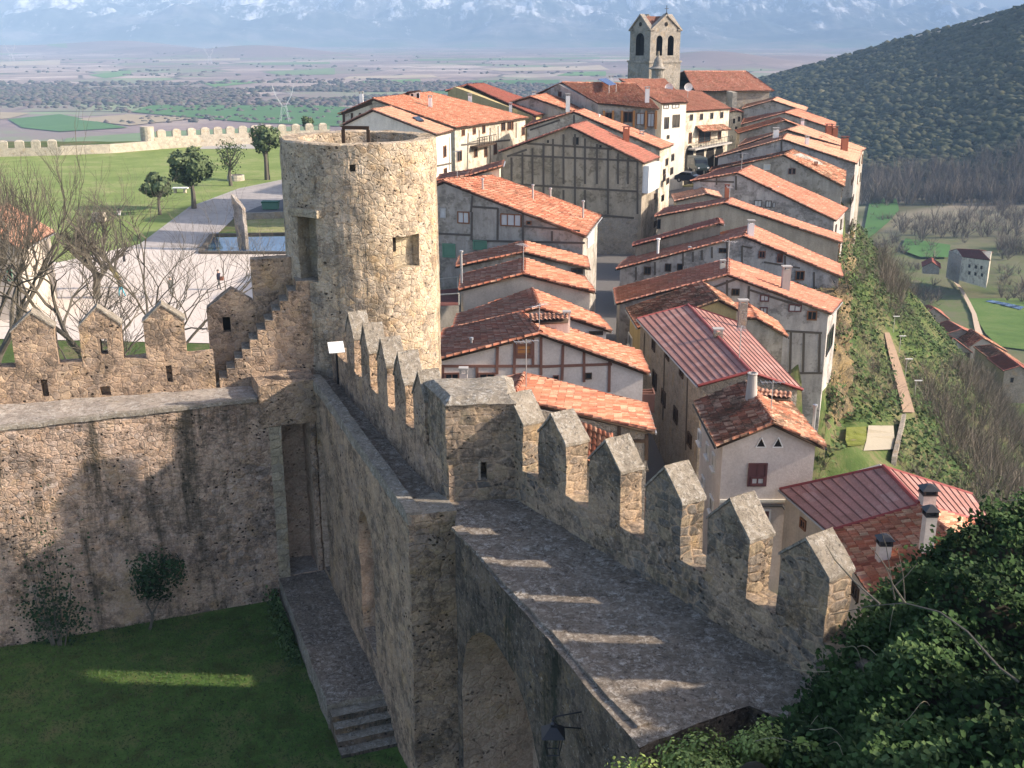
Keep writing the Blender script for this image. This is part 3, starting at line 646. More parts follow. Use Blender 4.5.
# wide east walk
ea = thing('east_wall', 'wide grey wall walk with big masonry merlons above the town roofs', 'castle wall', (2, 20, -21))
mt = [M['castle_stained_and_shade'], M['castle_inner_lit'], M['walk']]
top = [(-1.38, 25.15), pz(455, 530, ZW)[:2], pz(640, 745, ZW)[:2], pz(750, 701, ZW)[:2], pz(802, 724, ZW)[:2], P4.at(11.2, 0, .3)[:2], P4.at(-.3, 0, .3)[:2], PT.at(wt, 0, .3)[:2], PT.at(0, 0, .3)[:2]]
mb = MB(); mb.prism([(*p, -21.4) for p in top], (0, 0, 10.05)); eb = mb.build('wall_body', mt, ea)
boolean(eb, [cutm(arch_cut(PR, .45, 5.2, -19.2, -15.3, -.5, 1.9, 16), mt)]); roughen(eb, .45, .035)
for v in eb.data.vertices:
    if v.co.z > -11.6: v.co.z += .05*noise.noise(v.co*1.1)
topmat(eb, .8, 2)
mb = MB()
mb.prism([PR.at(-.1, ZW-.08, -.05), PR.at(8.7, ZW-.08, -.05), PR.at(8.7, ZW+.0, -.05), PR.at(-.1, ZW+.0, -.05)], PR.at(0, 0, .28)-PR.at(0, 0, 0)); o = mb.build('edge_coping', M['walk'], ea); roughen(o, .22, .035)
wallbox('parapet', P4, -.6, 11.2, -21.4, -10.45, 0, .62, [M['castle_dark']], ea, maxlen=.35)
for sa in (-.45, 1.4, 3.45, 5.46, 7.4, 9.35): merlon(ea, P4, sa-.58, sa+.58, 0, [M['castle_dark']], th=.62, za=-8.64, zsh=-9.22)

# round tower
TC = (-5.42, 39.6); TR = 2.74; ZT = -3.43
tw = thing('round_tower', 'round rubble tower with hollow top and a small doorway over the stair', 'tower', (*TC, -22))
mb = MB(); mb.lathe((*TC, 0), [(TR+.06, -24), (TR+.02, -12), (TR-.01, ZT-.02), (TR-.08, ZT+.03), (TR-.62, ZT+.0), (TR-.66, ZT-1.9)], 72)
def cyl_hit(x, y):
    d = ray(x, y); a = d[0]**2+d[1]**2; b = -2*(d[0]*TC[0]+d[1]*TC[1]); c = TC[0]**2+TC[1]**2-TR**2
    t = (-b-math.sqrt(b*b-4*a*c))/(2*a); return d*t
mt = [M['tower'], M['ashlar'], M['darkhole']]
ts = mb.build('tower_shaft', mt, tw); cs = []
def niche(x0, x1, y0, y1, depth, shrink=1.0, dirv=None):
    C = cyl_hit((x0+x1)/2, (y0+y1)/2); n = np.array([C[0]-TC[0], C[1]-TC[1], 0]); n /= np.linalg.norm(n)
    if dirv is not None: n = np.array(dirv, float)
    e = np.array([-n[1], n[0], 0]); ctr = np.array([TC[0], TC[1]])
    a = cyl_hit(x0, (y0+y1)/2); b = cyl_hit(x1, (y0+y1)/2); hw = abs((b-a)@e)/2; zt1 = cyl_hit((x0+x1)/2, y0)[2]; zb1 = cyl_hit((x0+x1)/2, y1)[2]
    mid = (a+b)/2; mid[2] = 0
    out = [mid+n*.5+e*k*hw+np.array([0, 0, z]) for k, z in ((-1, zb1), (1, zb1), (1, zt1), (-1, zt1))]
    inn = [mid-n*depth+e*k*hw*shrink+np.array([0, 0, z]) for k, z in ((-1, zb1), (1, zb1), (1, zt1), (-1, zt1))]
    c = MB(); c.loft(out, inn, 1); return cutm(c, mt), (hw, zt1, zb1, mid, n, e)
c1, dinf = niche(299, 317, 216, 281, .55); c2, winf = niche(391, 421, 236, 268, .3, .75); c3, _ = niche(350, 356, 165, 172, .5)
boolean(ts, [c1, c2, c3]); roughen(ts, .3, .035)
hw, zt1, zb1, mid, n_, e_ = dinf
mb = MB(); mb.prism([mid-n_*.42+e_*k*hw+np.array([0, 0, z]) for k, z in ((.1, zb1), (1, zb1), (1, zt1), (.1, zt1))], -n_*.1); mb.build('door', M['wood'], tw)
mb = MB(); zc = zt1+.11; mb.obox(mid+n_*.06+np.array([0, 0, zc]), e_*(hw+.25), n_*.12, (0, 0, .13)); o = mb.build('lintel', M['ashlar'], tw); roughen(o, .3, .01)
hw, zt1, zb1, mid, n_, e_ = winf
mb = MB(); mb.prism([mid-n_*.26+e_*k*hw*.5+np.array([0, 0, z]) for k, z in ((-1.35, zb1+.55), (-.75, zb1+.55), (-.75, zt1-.02), (-1.35, zt1-.02))], -n_*.3); mb.build('loophole', M['darkhole'], tw)
mb = MB(); mb.lathe((*TC, 0), [(TR-.7, ZT-1.85), (TR-.7, ZT-1.75)], 40); mb.build('platform', M['wood_grey'], tw)
fr = thing('timber_frame_stand', 'dark wooden frame standing inside the hollow tower top', 'frame', (-5.6, 40.4, ZT-1.7))
mb = MB(); a = py(343, 128, 40.8); b = py(368, 128, 40.6)
for p in (a, b): mb = MB(); mb.box(p[0]-.06, p[0]+.06, p[1]-.06, p[1]+.06, ZT-1.7, ZT+.17); mb.build('post', M['wood'], fr)
mb = MB(); mb.obox((a+b)/2+(0, 0, ZT+.24-(a[2]+b[2])/2), (b-a)*(.5, .5, 0)*1.08, (0, .07, 0), (0, 0, .06)); mb.build('beam', M['wood'], fr)

# stone platform and steps in the courtyard
pf = thing('stone_platform', 'low grey stone platform with four steps down to the courtyard grass', 'platform', PW.at(5, CRT, -.8))
wallbox('platform_slab', PW, -.4, 8.55, CRT-.5, -18.45, -1.65, .1, [M['cope'], M['walk']], pf, maxlen=.3, amp=.04)
topmat(pf.children[0], .7, 1)
for k in range(4): wallbox('step', PW, 8.55+.36*k, 8.55+.36*(k+1)+.02, CRT-.4, -18.45-.185*(k+1), -1.6, .05, [M['castle_stained_and_shade'], M['cope']], pf, maxlen=.25, amp=.02); topmat(pf.children[-1], .7, 1)  # mossy riser sides use dark stained masonry, painting in their shade below pale treads
# courtyard grass
def lawn_mat(name, a, b, c_, sc_=.9):
    q = Mt(name, .95, .05); n1 = q.noise(sc_, 7, .75); n2 = q.noise(18, 5, .8)
    q.col(q.mix(.5, q.ramp(n1, [(.35, a), (.5, b), (.68, c_)]), q.ramp(n2, [(.3, .2), (.7, .8)]), 'OVERLAY')); q.bump(n2, .05, .8); return q.m
mb = MB(); mb.box(-36, -.5, 6, 36.2, CRT-1.5, CRT); o = mb.build('courtyard_ground', lawn_mat('court_lawn', (.07, .085, .028), (.085, .16, .04), (.17, .17, .07))); roughen(o, 1.2, .03); setp(o, kind='structure')
n = 26000; X = rng.uniform(-20, -2.6, n); Y = rng.uniform(22.5, 34, n)
ok = (X < -2.57-(Y-24.92)*.3826-.1) & (Y < 32.0+(X+16.9)*.3855) & ~((X > -5.36-(Y-27.56)*.378) & (Y > 26.3))
X, Y = X[ok], Y[ok]; o = leaves('courtyard_grass', np.stack([X, Y, np.full(len(X), CRT+.05)], -1), np.tile([0.6, -.6, .5], (len(X), 1)), .05, M['bramble'], asp=.3); setp(o, 'short dark courtyard grass', 'grass', kind='stuff')
# information board
ib = thing('information_board', 'small white tilted information board on a thin post by the tower', 'sign', pz(338, 384, ZW-.1))
b0 = np.array(pz(338, 384, ZW-.1)); mb = MB(); mb.tube([b0, b0+(0, 0, 1.15)], .035, 6); mb.build('post', M['black'], ib)
e = np.array([.93, .3, 0]); up = np.array([-.06, .20, .16])*1.05; cpt = b0+(0, 0, 1.3)
mb = MB(); mb.obox(cpt, e*.27, up*.85, np.cross(e, up)/np.linalg.norm(np.cross(e, up))*.02); pn = mb.build('panel', M['white'], ib)
mb = MB(); nn = np.cross(e, up); nn /= np.linalg.norm(nn); nn = nn if nn[1] < 0 else -nn
for k in range(5):
    for (a0, a1) in (((-.8, -.1)), ((.05, .8))): mb.obox(cpt+nn*.024+e*.27*(a0+a1)/2+up*.85*(.65-.32*k), e*.27*(a1-a0)/2, up*.03, nn*.003)
mb.build('lettering', M['grey_metal'], pn)
# wall lantern
lp = py(553, 741, 17.55); lt = thing('wall_lantern', 'black iron lantern on a bracket over the arch', 'lantern', lp)
s_ = 17.55/FPX
mb = MB(); c0 = np.array(lp)
for sx in (-1, 1):
    for sy in (-1, 1): mb.tube([c0+(sx*.17, sy*.17, .16), c0+(sx*.11, sy*.11, -.24)], .014, 4)
for z_, r_ in ((.16, .17), (-.24, .11)):
    for a, b in (((-1, -1), (1, -1)), ((1, -1), (1, 1)), ((1, 1), (-1, 1)), ((-1, 1), (-1, -1))): mb.tube([c0+(a[0]*r_, a[1]*r_, z_), c0+(b[0]*r_, b[1]*r_, z_)], .014, 4)
mb.build('cage', M['black'], lt)
mb = MB(); mb.loft([c0+(a*.22, b*.22, .17) for a, b in ((-1, -1), (1, -1), (1, 1), (-1, 1))], [c0+(a*.06, b*.06, .33) for a, b in ((-1, -1), (1, -1), (1, 1), (-1, 1))]); mb.lathe(c0+(0, 0, .33), [(.05, 0), (.06, .05), (.02, .1), (.035, .14), (.0, .18)], 10); mb.build('roof', M['black'], lt)
wp = PR.at(PR.s_of(PR.hit(592, 735)), 0, 0); wp = np.array([wp[0], wp[1], c0[2]+.28])
mb = MB(); mb.tube([c0+(0, 0, .42), c0+(0, 0, .52), np.array([wp[0], wp[1], c0[2]+.52])], .016, 5); mb.tube([c0+(.2, 0, .3)*np.array(1), np.array([wp[0], wp[1], c0[2]+.1])], .014, 5); mb.tube([wp+(0, 0, -.35), wp+(0, 0, .4)], .02, 5); mb.build('bracket', M['black'], lt)

# ---------------------------------------------------------------- houses
def tile_field(E0, E1, R1, R0, tw_=.25, th_=.40, coarse=False, sag=.05):
    """barrel tiles on the quad eave E0-E1, ridge R0-R1: vertices, faces and a tint for every tile"""
    E0, E1, R1, R0 = [np.array(p, float) for p in (E0, E1, R1, R0)]
    Lu = max(np.linalg.norm(E1-E0), np.linalg.norm(R1-R0)); Lv = max(np.linalg.norm(R0-E0), np.linalg.norm(R1-E1))
    nu = max(2, int(Lu/tw_)); nv = max(2, int(Lv/th_)); sp = 2 if coarse else 4
    nrm = np.cross(E1-E0, R0-E0)
    if np.linalg.norm(nrm) < 1e-6: nrm = np.cross(R1-E1, E1-R0)
    nrm /= np.linalg.norm(nrm); nrm = nrm if nrm[2] > 0 else -nrm
    u = np.linspace(0, 1, nu*sp+1); prof = np.abs(np.sin(np.arange(nu*sp+1)*math.pi/sp)) if not coarse else (np.arange(nu*sp+1) % 2).astype(float)
    vs = np.repeat(np.arange(nv+1)/nv, 2)[1:-1]; vs = vs.reshape(nv, 2)
    hrow = np.array([.08, .0])            # lower end of each tile lies on the one below
    jz = rng.normal(0, .012, (nv, nu*sp+1))
    P = (E0[None, None]*(1-u)[None, None, :, None]+E1*u[None, None, :, None])*(1-vs)[:, :, None, None]+(R0*(1-u)[None, None, :, None]+R1*u[None, None, :, None])*vs[:, :, None, None]
    s1 = sag*(np.sin(P[..., 0]*1.1+P[..., 1]*.7)+.6*np.sin(P[..., 1]*1.9-P[..., 0]*.5))*.6
    h = prof[None, None, :]*.095+hrow[None, :, None]+jz[:, None, :]+s1
    P = P+nrm*h[..., None]
    jl = rng.normal(0, .022, (nv, nu*sp+1)); P[:, 0] += ((E0-R0)/Lv)*jl[..., None]
    n1 = nu*sp+1; V = P.reshape(-1, 3)
    r = np.arange(nv)[:, None]*2*n1; c = np.arange(nu*sp)[None, :]
    a = (r+c); F1 = np.stack([a, a+1, a+n1+1, a+n1], -1).reshape(-1, 4)
    b_ = (r[:-1]+n1+c); F2 = np.stack([b_, b_+1, b_+n1+1, b_+n1], -1).reshape(-1, 4)
    patch = .5+.25*np.sin(np.arange(nv)[:, None]*.7+rng.uniform(0, 6))*np.sin(np.arange(nu)[None, :]*.33+rng.uniform(0, 6))
    colt = rng.random((1, nu)); t = np.clip(patch*.25+rng.random((nv, nu))*.45+colt*.3, 0, 1); tt = np.repeat(t, sp, 1)
    return V, np.concatenate([F1, F2]), np.concatenate([tt.ravel(), tt[:-1].ravel()*.08])  # step faces between tile rows tinted near the darkest, painting in gap shade
def half_tube_row(A, B, r=.13, seg=.42):
    A = np.array(A, float); B = np.array(B, float); L = np.linalg.norm(B-A); n = max(1, int(L/seg)); d = (B-A)/L
    s = np.cross(d, (0, 0, 1.)); s /= np.linalg.norm(s); up = np.cross(s, d); V = []; F = []; T = []
    for k in range(n):
        r0, r1 = r*1.15, r*.9; p0 = A+d*L*k/n; p1 = A+d*(L*(k+1)/n+.05); b = len(V); j = rng.normal(0, .012)
        for (p, rr) in ((p0, r0), (p1, r1)):
            for a in (0, .25, .5, .75, 1.0): V.append(p+s*math.cos(a*math.pi)*rr+up*(math.sin(a*math.pi)*rr+j))
        for q in range(4): F.append([b+q, b+q+1, b+5+q+1, b+5+q]); T.append(rng.random())
        F.append([b, b+1, b+2, b+2]); T.pop() if False else T.append(.2)
        F[-1] = [b, b+1, b+3, b+4]
    return np.array(V), np.array(F), np.array(T)
def roof_mesh(quads, ridges, mat, parent, name='roof', coarse=False, slab=.10, under='wood', tw_=.25, th_=.40, ribs=None):
    Vs, Fs, Ts, Ms = [], [], [], []; b = 0
    def add(V, F, T, m=0):
        nonlocal b
        Vs.append(V); Fs.append(F+b); Ts.append(T); Ms.append(np.full(len(F), m)); b += len(V)
    for (E0, E1, R1, R0) in quads:
        E0, E1, R1, R0 = [np.array(p, float) for p in (E0, E1, R1, R0)]
        if ribs:
            V = np.array([E0, E1, R1, R0]); nv = max(2, int(np.linalg.norm(R0-E0)/.5)); nu = max(2, int(np.linalg.norm(E1-E0)/.9))
            u = np.linspace(0, 1, nu+1); v = np.linspace(0, 1, nv+1)
            P = (E0*(1-u)[None, :, None]+E1*u[None, :, None])*(1-v)[:, None, None]+(R0*(1-u)[None, :, None]+R1*u[None, :, None])*v[:, None, None]
            i = (np.arange(nv)[:, None]*(nu+1)+np.arange(nu)[None, :]).ravel(); add(P.reshape(-1, 3), np.stack([i, i+1, i+nu+2, i+nu+1], -1), rng.random(len(i)))
        else:
            V, F, T = tile_field(E0, E1, R1, R0, tw_, th_, coarse); add(V, F, T)
        nrm = np.cross(E1-E0, R0-E0); nrm /= np.linalg.norm(nrm); nrm = nrm if nrm[2] > 0 else -nrm
        ctr = (E0+E1+R0+R1)/4; lo = [p+(ctr-p)*.004-nrm*.03 for p in (E0, E1, R1, R0)]; lo2 = [p-nrm*slab for p in lo]
        V = np.array(lo+lo2); F = np.array([[0, 1, 2, 3], [7, 6, 5, 4], [0, 4, 5, 1], [1, 5, 6, 2], [2, 6, 7, 3], [3, 7, 4, 0]]); add(V, F, np.full(6, .3), 1)
    for (A, B, r) in ridges:
        V, F, T = half_tube_row(A, B, r); add(V, F, T)
    o = np_mesh(name, np.concatenate(Vs), np.concatenate(Fs), [mat, M[under]], parent, tint=np.concatenate(Ts), midx=np.concatenate(Ms))
    if ribs:
        mb = MB()
        for (E0, E1, R1, R0) in quads:
            E0, E1, R1, R0 = [np.array(p, float) for p in (E0, E1, R1, R0)]; n = max(2, int(np.linalg.norm(R0-E0)/ribs))
            nrm = np.cross(E1-E0, R0-E0); nrm /= np.linalg.norm(nrm); nrm = nrm if nrm[2] > 0 else -nrm; e = (R0-E0)/np.linalg.norm(R0-E0)
            for k in range(n+1):
                p = E0+(R0-E0)*k/n; q = E1+(R1-E1)*k/n; mb.obox((p+q)/2+nrm*.012, (q-p)/2, e*(.026 if nrm[0] < 0 else .012), nrm*.022)  # dark bars paint in step shadows, wider on slopes away from the sun
        mb.build('rib', M['step_shadow_line'], o)
    return o
class Side:
    """a vertical facade plane given by two ground points; outward normal away from inner point"""
    def __init__(s, a, b, inner):
        s.pl = Plane(a, b); s.e = np.array([s.pl.d[0], s.pl.d[1], 0]); n = np.array([s.pl.n[0], s.pl.n[1], 0])
        s.n = n if (np.array(inner[:2])-s.pl.a)@n[:2] < 0 else -n
    def hit(s, x, y): return s.pl.hit(x, y)
def window(side, x, y, w_, h_, parent, frame='wood_brown', pane='glass', kind='win', name='window', sill=False, inset=.02):
    C = side.hit(x, y); a = side.hit(x-w_/2, y); b = side.hit(x+w_/2, y); hw = abs((b-a)@side.e)/2
    hh = abs(side.hit(x, y-h_/2)[2]-side.hit(x, y+h_/2)[2])/2
    return window3(side, C, hw, hh, parent, frame, pane, kind, name, sill)
def window3(side, C, hw, hh, parent, frame='wood_brown', pane='glass', kind='win', name='window', sill=False):
    e, n = side.e, side.n; z = np.array([0, 0, 1.]); mb = MB(); fw = min(.09, hw*.28)
    C = np.array(C, float)
    for sx in (-1, 1): mb.obox(C+e*sx*(hw-fw/2)+n*.03, e*fw/2, n*.05, z*hh)
    for sz in (-1, 1): mb.obox(C+z*sz*(hh-fw/2)+n*.028, e*(hw-fw), n*.047, z*fw/2)
    if kind == 'win' and hw > .28: mb.obox(C+n*.026, e*.025, n*.03, z*(hh-fw))
    if kind == 'triple':
        for k in (-1/3, 1/3): mb.obox(C+e*k*hw+n*.026, e*.04, n*.03, z*(hh-fw))
    if kind == 'shutter': 
        for k in range(3): mb.obox(C+z*hh*(-.6+.6*k)+n*.03, e*(hw-fw), n*.01, z*.02)
    if sill: mb.obox(C-z*(hh+.05)+n*.06, e*(hw+.08), n*.09, z*.045)
    o = mb.build(name, M[frame], parent)
    mb = MB(); mb.obox(C+n*.012, e*(hw-fw*.6), n*.008, z*(hh-fw*.6)); mb.build('pane' if pane in ('glass', 'curtain', 'darkhole') else 'shutter', M[pane], o)
    return o
def timber(side, segs, parent, w_=.17, mat='wood_grey', name='timber_frame', proud=.03):
    """segs: pixel pairs on the facade"""
    mb = MB()
    for k, (x0, y0, x1, y1) in enumerate(segs):
        a = side.hit(x0, y0); b = side.hit(x1, y1); d = b-a; L = np.linalg.norm(d)
        if L < .05: continue
        v = np.cross(side.n, d/L); mb.obox((a+b)/2+side.n*(proud*.5+.0017*(k % 7)), d/2, v*w_/2, side.n*proud)
    return mb.build(name, M[mat], parent)
def chimney(parent, x, y0, x_w, y1, Y, mat='pink_plaster', kind='box', cap=True, name='chimney'):
    """from image row y0 (top) to y1 (foot) at depth Y"""
    A = py(x, y1, Y); B = py(x, y0, Y); r = x_w*Y/FPX/2; mb = MB(); zb_ = A[2]-.5; zt_ = B[2]
    if kind == 'box':
        mb.box(A[0]-r, A[0]+r, Y-r*.8, Y+r*.8, zb_, zt_-.12)
        o = mb.build(name, M[mat], parent); mb = MB()
        for sx in (-1, 1):
            for sy in (-1, 1): mb.box(A[0]+sx*r*.8-.05, A[0]+sx*r*.8+.05, Y+sy*r*.6-.05, Y+sy*r*.6+.05, zt_-.12, zt_+.1)
        mb.box(A[0]-r*1.25, A[0]+r*1.25, Y-r*1.05, Y+r*1.05, zt_+.1, zt_+.19)
        if cap: mb.build('cap', M['concrete'] if mat != 'brickred' else M['tile_red'], o)
    elif kind == 'hood':
        mb.box(A[0]-r, A[0]+r, Y-r, Y+r, zb_, zt_-.45); o = mb.build(name, M[mat], parent); mb = MB()
        mb.box(A[0]-r*1.15, A[0]+r*1.15, Y-r*1.15, Y+r*1.15, zt_-.448, zt_-.38)
        for sx in (-1, 1):
            for sy in (-1, 1): mb.box(A[0]+sx*r*.9-.05, A[0]+sx*r*.9+.05, Y+sy*r*.9-.05, Y+sy*r*.9+.05, zt_-.38, zt_-.2)
        mb.box(A[0]-r*.7, A[0]+r*.7, Y-r*.7, Y+r*.7, zt_-.38, zt_-.2)
        q = [(-1, -1), (1, -1), (1, 1), (-1, 1)]; mb.loft([(A[0]+a*r*1.4, Y+b_*r*1.4, zt_-.2) for a, b_ in q], [(A[0]+a*r*.3, Y+b_*r*.3, zt_) for a, b_ in q]); mb.build('cap', M['black'], o)
    elif kind == 'round':
        mb.lathe((A[0], Y, 0), [(r*1.25, zb_), (r*1.05, zb_+1.2), (r*.85, zt_-.1), (r*1.0, zt_-.05), (r*1.0, zt_), (r*.7, zt_+.02), (r*.65, zt_-.3)], 18); o = mb.build(name, M[mat], parent, smooth=False)
    else:
        mb.lathe((A[0], Y, 0), [(r*.7, zb_), (r*.7, zt_-.15), (r*1.25, zt_-.15), (r*1.25, zt_-.04), (r*.2, zt_)], 10); o = mb.build('flue_pipe', M['grey_metal'] if mat == 'pink_plaster' else M[mat], parent)
    return o
HS = {}
def house(name, label, Pp, Qq, zb, wall, roof, cat='house', group='tiled houses of the town', over=.32, fo=.25, coarse=None, ridge_r=.14, ribs=None, under='wood', tw_=.25, th_=.40, cut=.16, side_over=None):
    """Pp, Qq: matching roof profiles (2 or 3 points) at the two ends of the roof"""
    Pp = [np.array(p, float) for p in Pp]; Qq = [np.array(p, float) for p in Qq]; n = len(Pp)
    allp = np.array(Pp+Qq); c = allp.mean(0)
    rt = thing(name, label, cat, (c[0], c[1], zb), group)
    if coarse is None: coarse = c[1] > 135
    quads = []; ridges = []
    for i in range(n-1):
        za = Pp[i][2]+Qq[i][2]; zb_ = Pp[i+1][2]+Qq[i+1][2]
        if za < zb_: quads.append((Pp[i], Qq[i], Qq[i+1], Pp[i+1]))
        else: quads.append((Pp[i+1], Qq[i+1], Qq[i], Pp[i]))
    if n == 3 and not ribs: ridges.append((Pp[1]+(0, 0, .05), Qq[1]+(0, 0, .05), ridge_r))
    for E in (Pp, Qq):
        for i in range(n-1):
            if not ribs:
                a, b_ = (E[i], E[i+1]) if E[i][2] < E[i+1][2] else (E[i+1], E[i]); ridges.append((a+(0, 0, .04), b_+(0, 0, .04), .10))
    ro = roof_mesh(quads, ridges, M[roof], rt, coarse=coarse, ribs=ribs, under=under, tw_=tw_, th_=th_)
    if ribs:
        mb = MB()
        if n == 3: mb.tube([Pp[1]+(0, 0, .03), Qq[1]+(0, 0, .03)], .11, 6)
        for E in (Pp, Qq):
            for i in range(n-1): mb.tube([E[i]+(0, 0, .0), E[i+1]+(0, 0, .0)], .09, 5)
        mb.build('ridge_cap', M['ridge_red'], ro)
    if c[1] < 112:          # gutters along the eaves
        for k_ in ((0, -1) if n == 3 else ((0,) if Pp[0][2] < Pp[1][2] else (1,))):
            d_ = Pp[k_]-Pp[1 if k_ == 0 else (-2 if n == 3 else 0)]; d_ = d_/np.linalg.norm(d_); mbg = MB(); mbg.tube([Pp[k_]+d_*.05-(0, 0, .07), Qq[k_]+d_*.05-(0, 0, .07)], .055, 6)
            mbg.build('gutter', M['grey_metal' if (int(c[0]*7) % 3) else 'iron'], ro)
    # walls
    def inset(E, O):
        E2 = [p.copy() for p in E]; 
        k0 = over/max(1e-6, np.linalg.norm((E[1]-E[0])[:2])); k1 = over/max(1e-6, np.linalg.norm((E[-2]-E[-1])[:2]))
        E2[0] = E[0]+(E[1]-E[0])*k0; E2[-1] = E[-1]+(E[-2]-E[-1])*k1
        out = []
        for p, q in zip(E2, O):
            d = q-p; L = np.linalg.norm(d[:2]); out.append(p+d*min(.4, fo/L)-np.array([0, 0, cut]))
        return out
    def lerpO(E, O):   # opposite profile inset the same way
        k0 = over/np.linalg.norm((E[1]-E[0])[:2]); k1 = over/np.linalg.norm((E[-2]-E[-1])[:2]); O2 = [p.copy() for p in O]
        O2[0] = O[0]+(O[1]-O[0])*k0; O2[-1] = O[-1]+(O[-2]-O[-1])*k1; return O2
    Wp = inset(Pp, lerpO(Pp, Qq)); Wq = inset(Qq, lerpO(Qq, Pp))
    for W in (Wp, Wq):            # keep the end walls upright planes
        if n == 3:
            a_, b_ = W[0][:2], W[2][:2]; d_ = (b_-a_)/np.linalg.norm(b_-a_); s_ = (W[1][:2]-a_)@d_; W[1][:2] = a_+d_*s_
    g = lambda p: np.array([p[0], p[1], zb])
    mb = MB(); A = [g(Wp[0])]+Wp+[g(Wp[-1])]; B = [g(Wq[0])]+Wq+[g(Wq[-1])]; mb.loft(A, B)
    wo = mb.build('wall', M[wall], rt)
    ctr = (Wp[0]+Wp[-1]+Wq[0]+Wq[-1])/4
    rt_sides = dict(P=Side(Wp[0], Wp[-1], ctr), Q=Side(Wq[0], Wq[-1], ctr), A=Side(Wp[0], Wq[0], ctr), B=Side(Wp[-1], Wq[-1], ctr))
    H_ = type('H', (), {})(); HS[name] = H_; H_.root = rt; H_.roof = ro; H_.wall = wo; H_.s = rt_sides; H_.Wp = Wp; H_.Wq = Wq; H_.P = Pp; H_.Q = Qq
    return H_
def gable(name, label, L, A, Rr, Y, vx, ln, zb, wall, roof, back=None, **k):
    az = math.atan((vx-512)*CP/FPX); g = np.array([math.sin(az), math.cos(az), 0]); e = (g[1], -g[0])
    P = py(*A, Y); pl = Plane((P[0], P[1]), (P[0]+e[0], P[1]+e[1]))
    Pp = [pl.hit(*q) if q is not None else None for q in (L, A, Rr)]
    if Pp[0] is None: Pp[0] = Pp[1]*2-Pp[2]; Pp[0][2] = Pp[2][2]
    if Pp[2] is None: Pp[2] = Pp[1]*2-Pp[0]; Pp[2][2] = Pp[0][2]
    Qq = [p+g*ln for p in Pp]
    if back:
        for i, b in enumerate(back):
            if b is not None: Qq[i] = py(b[0], b[1], Pp[i][1]+g[1]*ln if len(b) < 3 else b[2])
    return house(name, label, Pp, Qq, zb, wall, roof, **k)
def vline(xs, y0, y1): return [(x, y0, x, y1) for x in xs]

# ---- right row (cliff side), near to far
h = gable('corner_house', 'pinkish white house with two triangular vents under a tiled gable', (716, 446.5), (773.5, 424), (825.5, 448), 50, 505, 6.6, -27.2, 'pink_plaster', 'tile_moss', over=.4, fo=.35)
S = h.s['P']; window(S, 757.3, 474.5, 19, 23, h.root, 'maroon', 'maroon'); 
C = S.hit(757.3, 480.5); window3(S, C+S.n*.03, .36, .22, h.root, 'maroon', 'curtain', name='window_light')
window(S, 764, 516, 13, 14, h.root, 'white', 'maroon')
for x in (761, 778):
    C = S.hit(x, 442.5); hw = .19; mb = MB(); mb.prism([C+S.e*-hw+S.n*.012-(0, 0, .2), C+S.e*hw+S.n*.012-(0, 0, .2), C+S.n*.012+(0, 0, .2)], S.n*.012); tv = mb.build('triangular_vent', M['darkhole'], h.root)
    mb = MB(); T = [C+S.e*-.25-(0, 0, .25), C+S.e*.25-(0, 0, .25), C+(0, 0, .27)]
    for a, b in ((0, 1), (1, 2), (2, 0)): mb.tube([T[a]+S.n*.02, T[b]+S.n*.02], .03, 4)
    mb.build('surround', M['white'], tv)
mb = MB(); a = S.hit(719.5, 500.5); b = S.hit(812, 503); mb.obox((a+b)/2*np.array([1, 1, 0])+S.n*.05+np.array([0, 0, a[2]]), (b-a)*np.array([.5, .5, 0]), S.n*.06, (0, 0, .07)); mb.build('string_course', M['pale_plaster'], h.root)
c_ = S.hit(790, 0); mb = MB(); za = a[2]-.25
mb.tube([np.array([*S.hit(758, 503)[:2], za])+S.n*.1, np.array([*S.hit(782, 503)[:2], za])+S.n*.1, np.array([*S.hit(788, 503)[:2], za-.4])+S.n*.1, np.array([*S.hit(788, 503)[:2], za-2.0])+S.n*.1], .07, 6); mb.build('drain_pipe', M['iron'], h.root)
mb = MB()
for x in (727, 731): pass
for t_ in (.12, .9):
    p = h.Wp[0]*(1-t_)+h.Wp[2]*t_
h.root['label'] = 'pinkish white house with two triangular vents under a tiled gable'
S2 = h.s['A']
for (x, y, w_, h_) in ((714, 461, 3, 17), (708, 450, 3, 15), (700, 437, 3, 14), (712, 505, 4, 18), (703.5, 482, 3, 12)):
    try: window(S2, x, y, w_, h_, h.root, 'white', 'glass', sill=True)
    except Exception: pass
chimney(h.root, 750.7, 373, 11, 404, 54, 'concrete', 'round'); chimney(h.root, 813.5, 404, 4.5, 426, 54.5, 'grey_metal', 'pipe')
dm = roof_mesh([(py(757, 397, 54.8), py(791, 399.5, 54.8), py(792, 392, 55.8), py(760, 389, 55.8))], [], M['tile_pale'], h.roof, name='dormer')
# metal sheet roof
h = gable('long_stone_house', 'long stone house under a ribbed red sheet roof with painted step shadows and a seam', (698, 385.5), (750, 371.5), (803, 389.5), 58.5, 410, 21, -27.0, 'housestone', 'rib', back=[(637, 318.5, 78), (688, 305, 79.6), (741, 323, 77)], ribs=.36, over=.25, fo=.3)
S2 = h.s['A']
for (x, y, w_, h_) in ((682, 372, 3.5, 11), (668, 355, 3, 10), (654, 345, 3, 12), (676, 415, 4, 16), (664, 398, 4, 16), (690, 440, 4, 14), (655, 380, 4, 18)):
    window(S2, x, y, w_, h_, h.root, 'wood', 'glass')
timber(S2, [(665, 350, 663, 420), (688, 372, 686, 450), (645, 333, 643, 380)], h.root, .2, 'wood_grey')
chimney(h.root, 717, 331, 9, 352, 68, 'housestone', 'box'); chimney(h.root, 742, 302, 8.5, 323, 75, 'housestone', 'box')
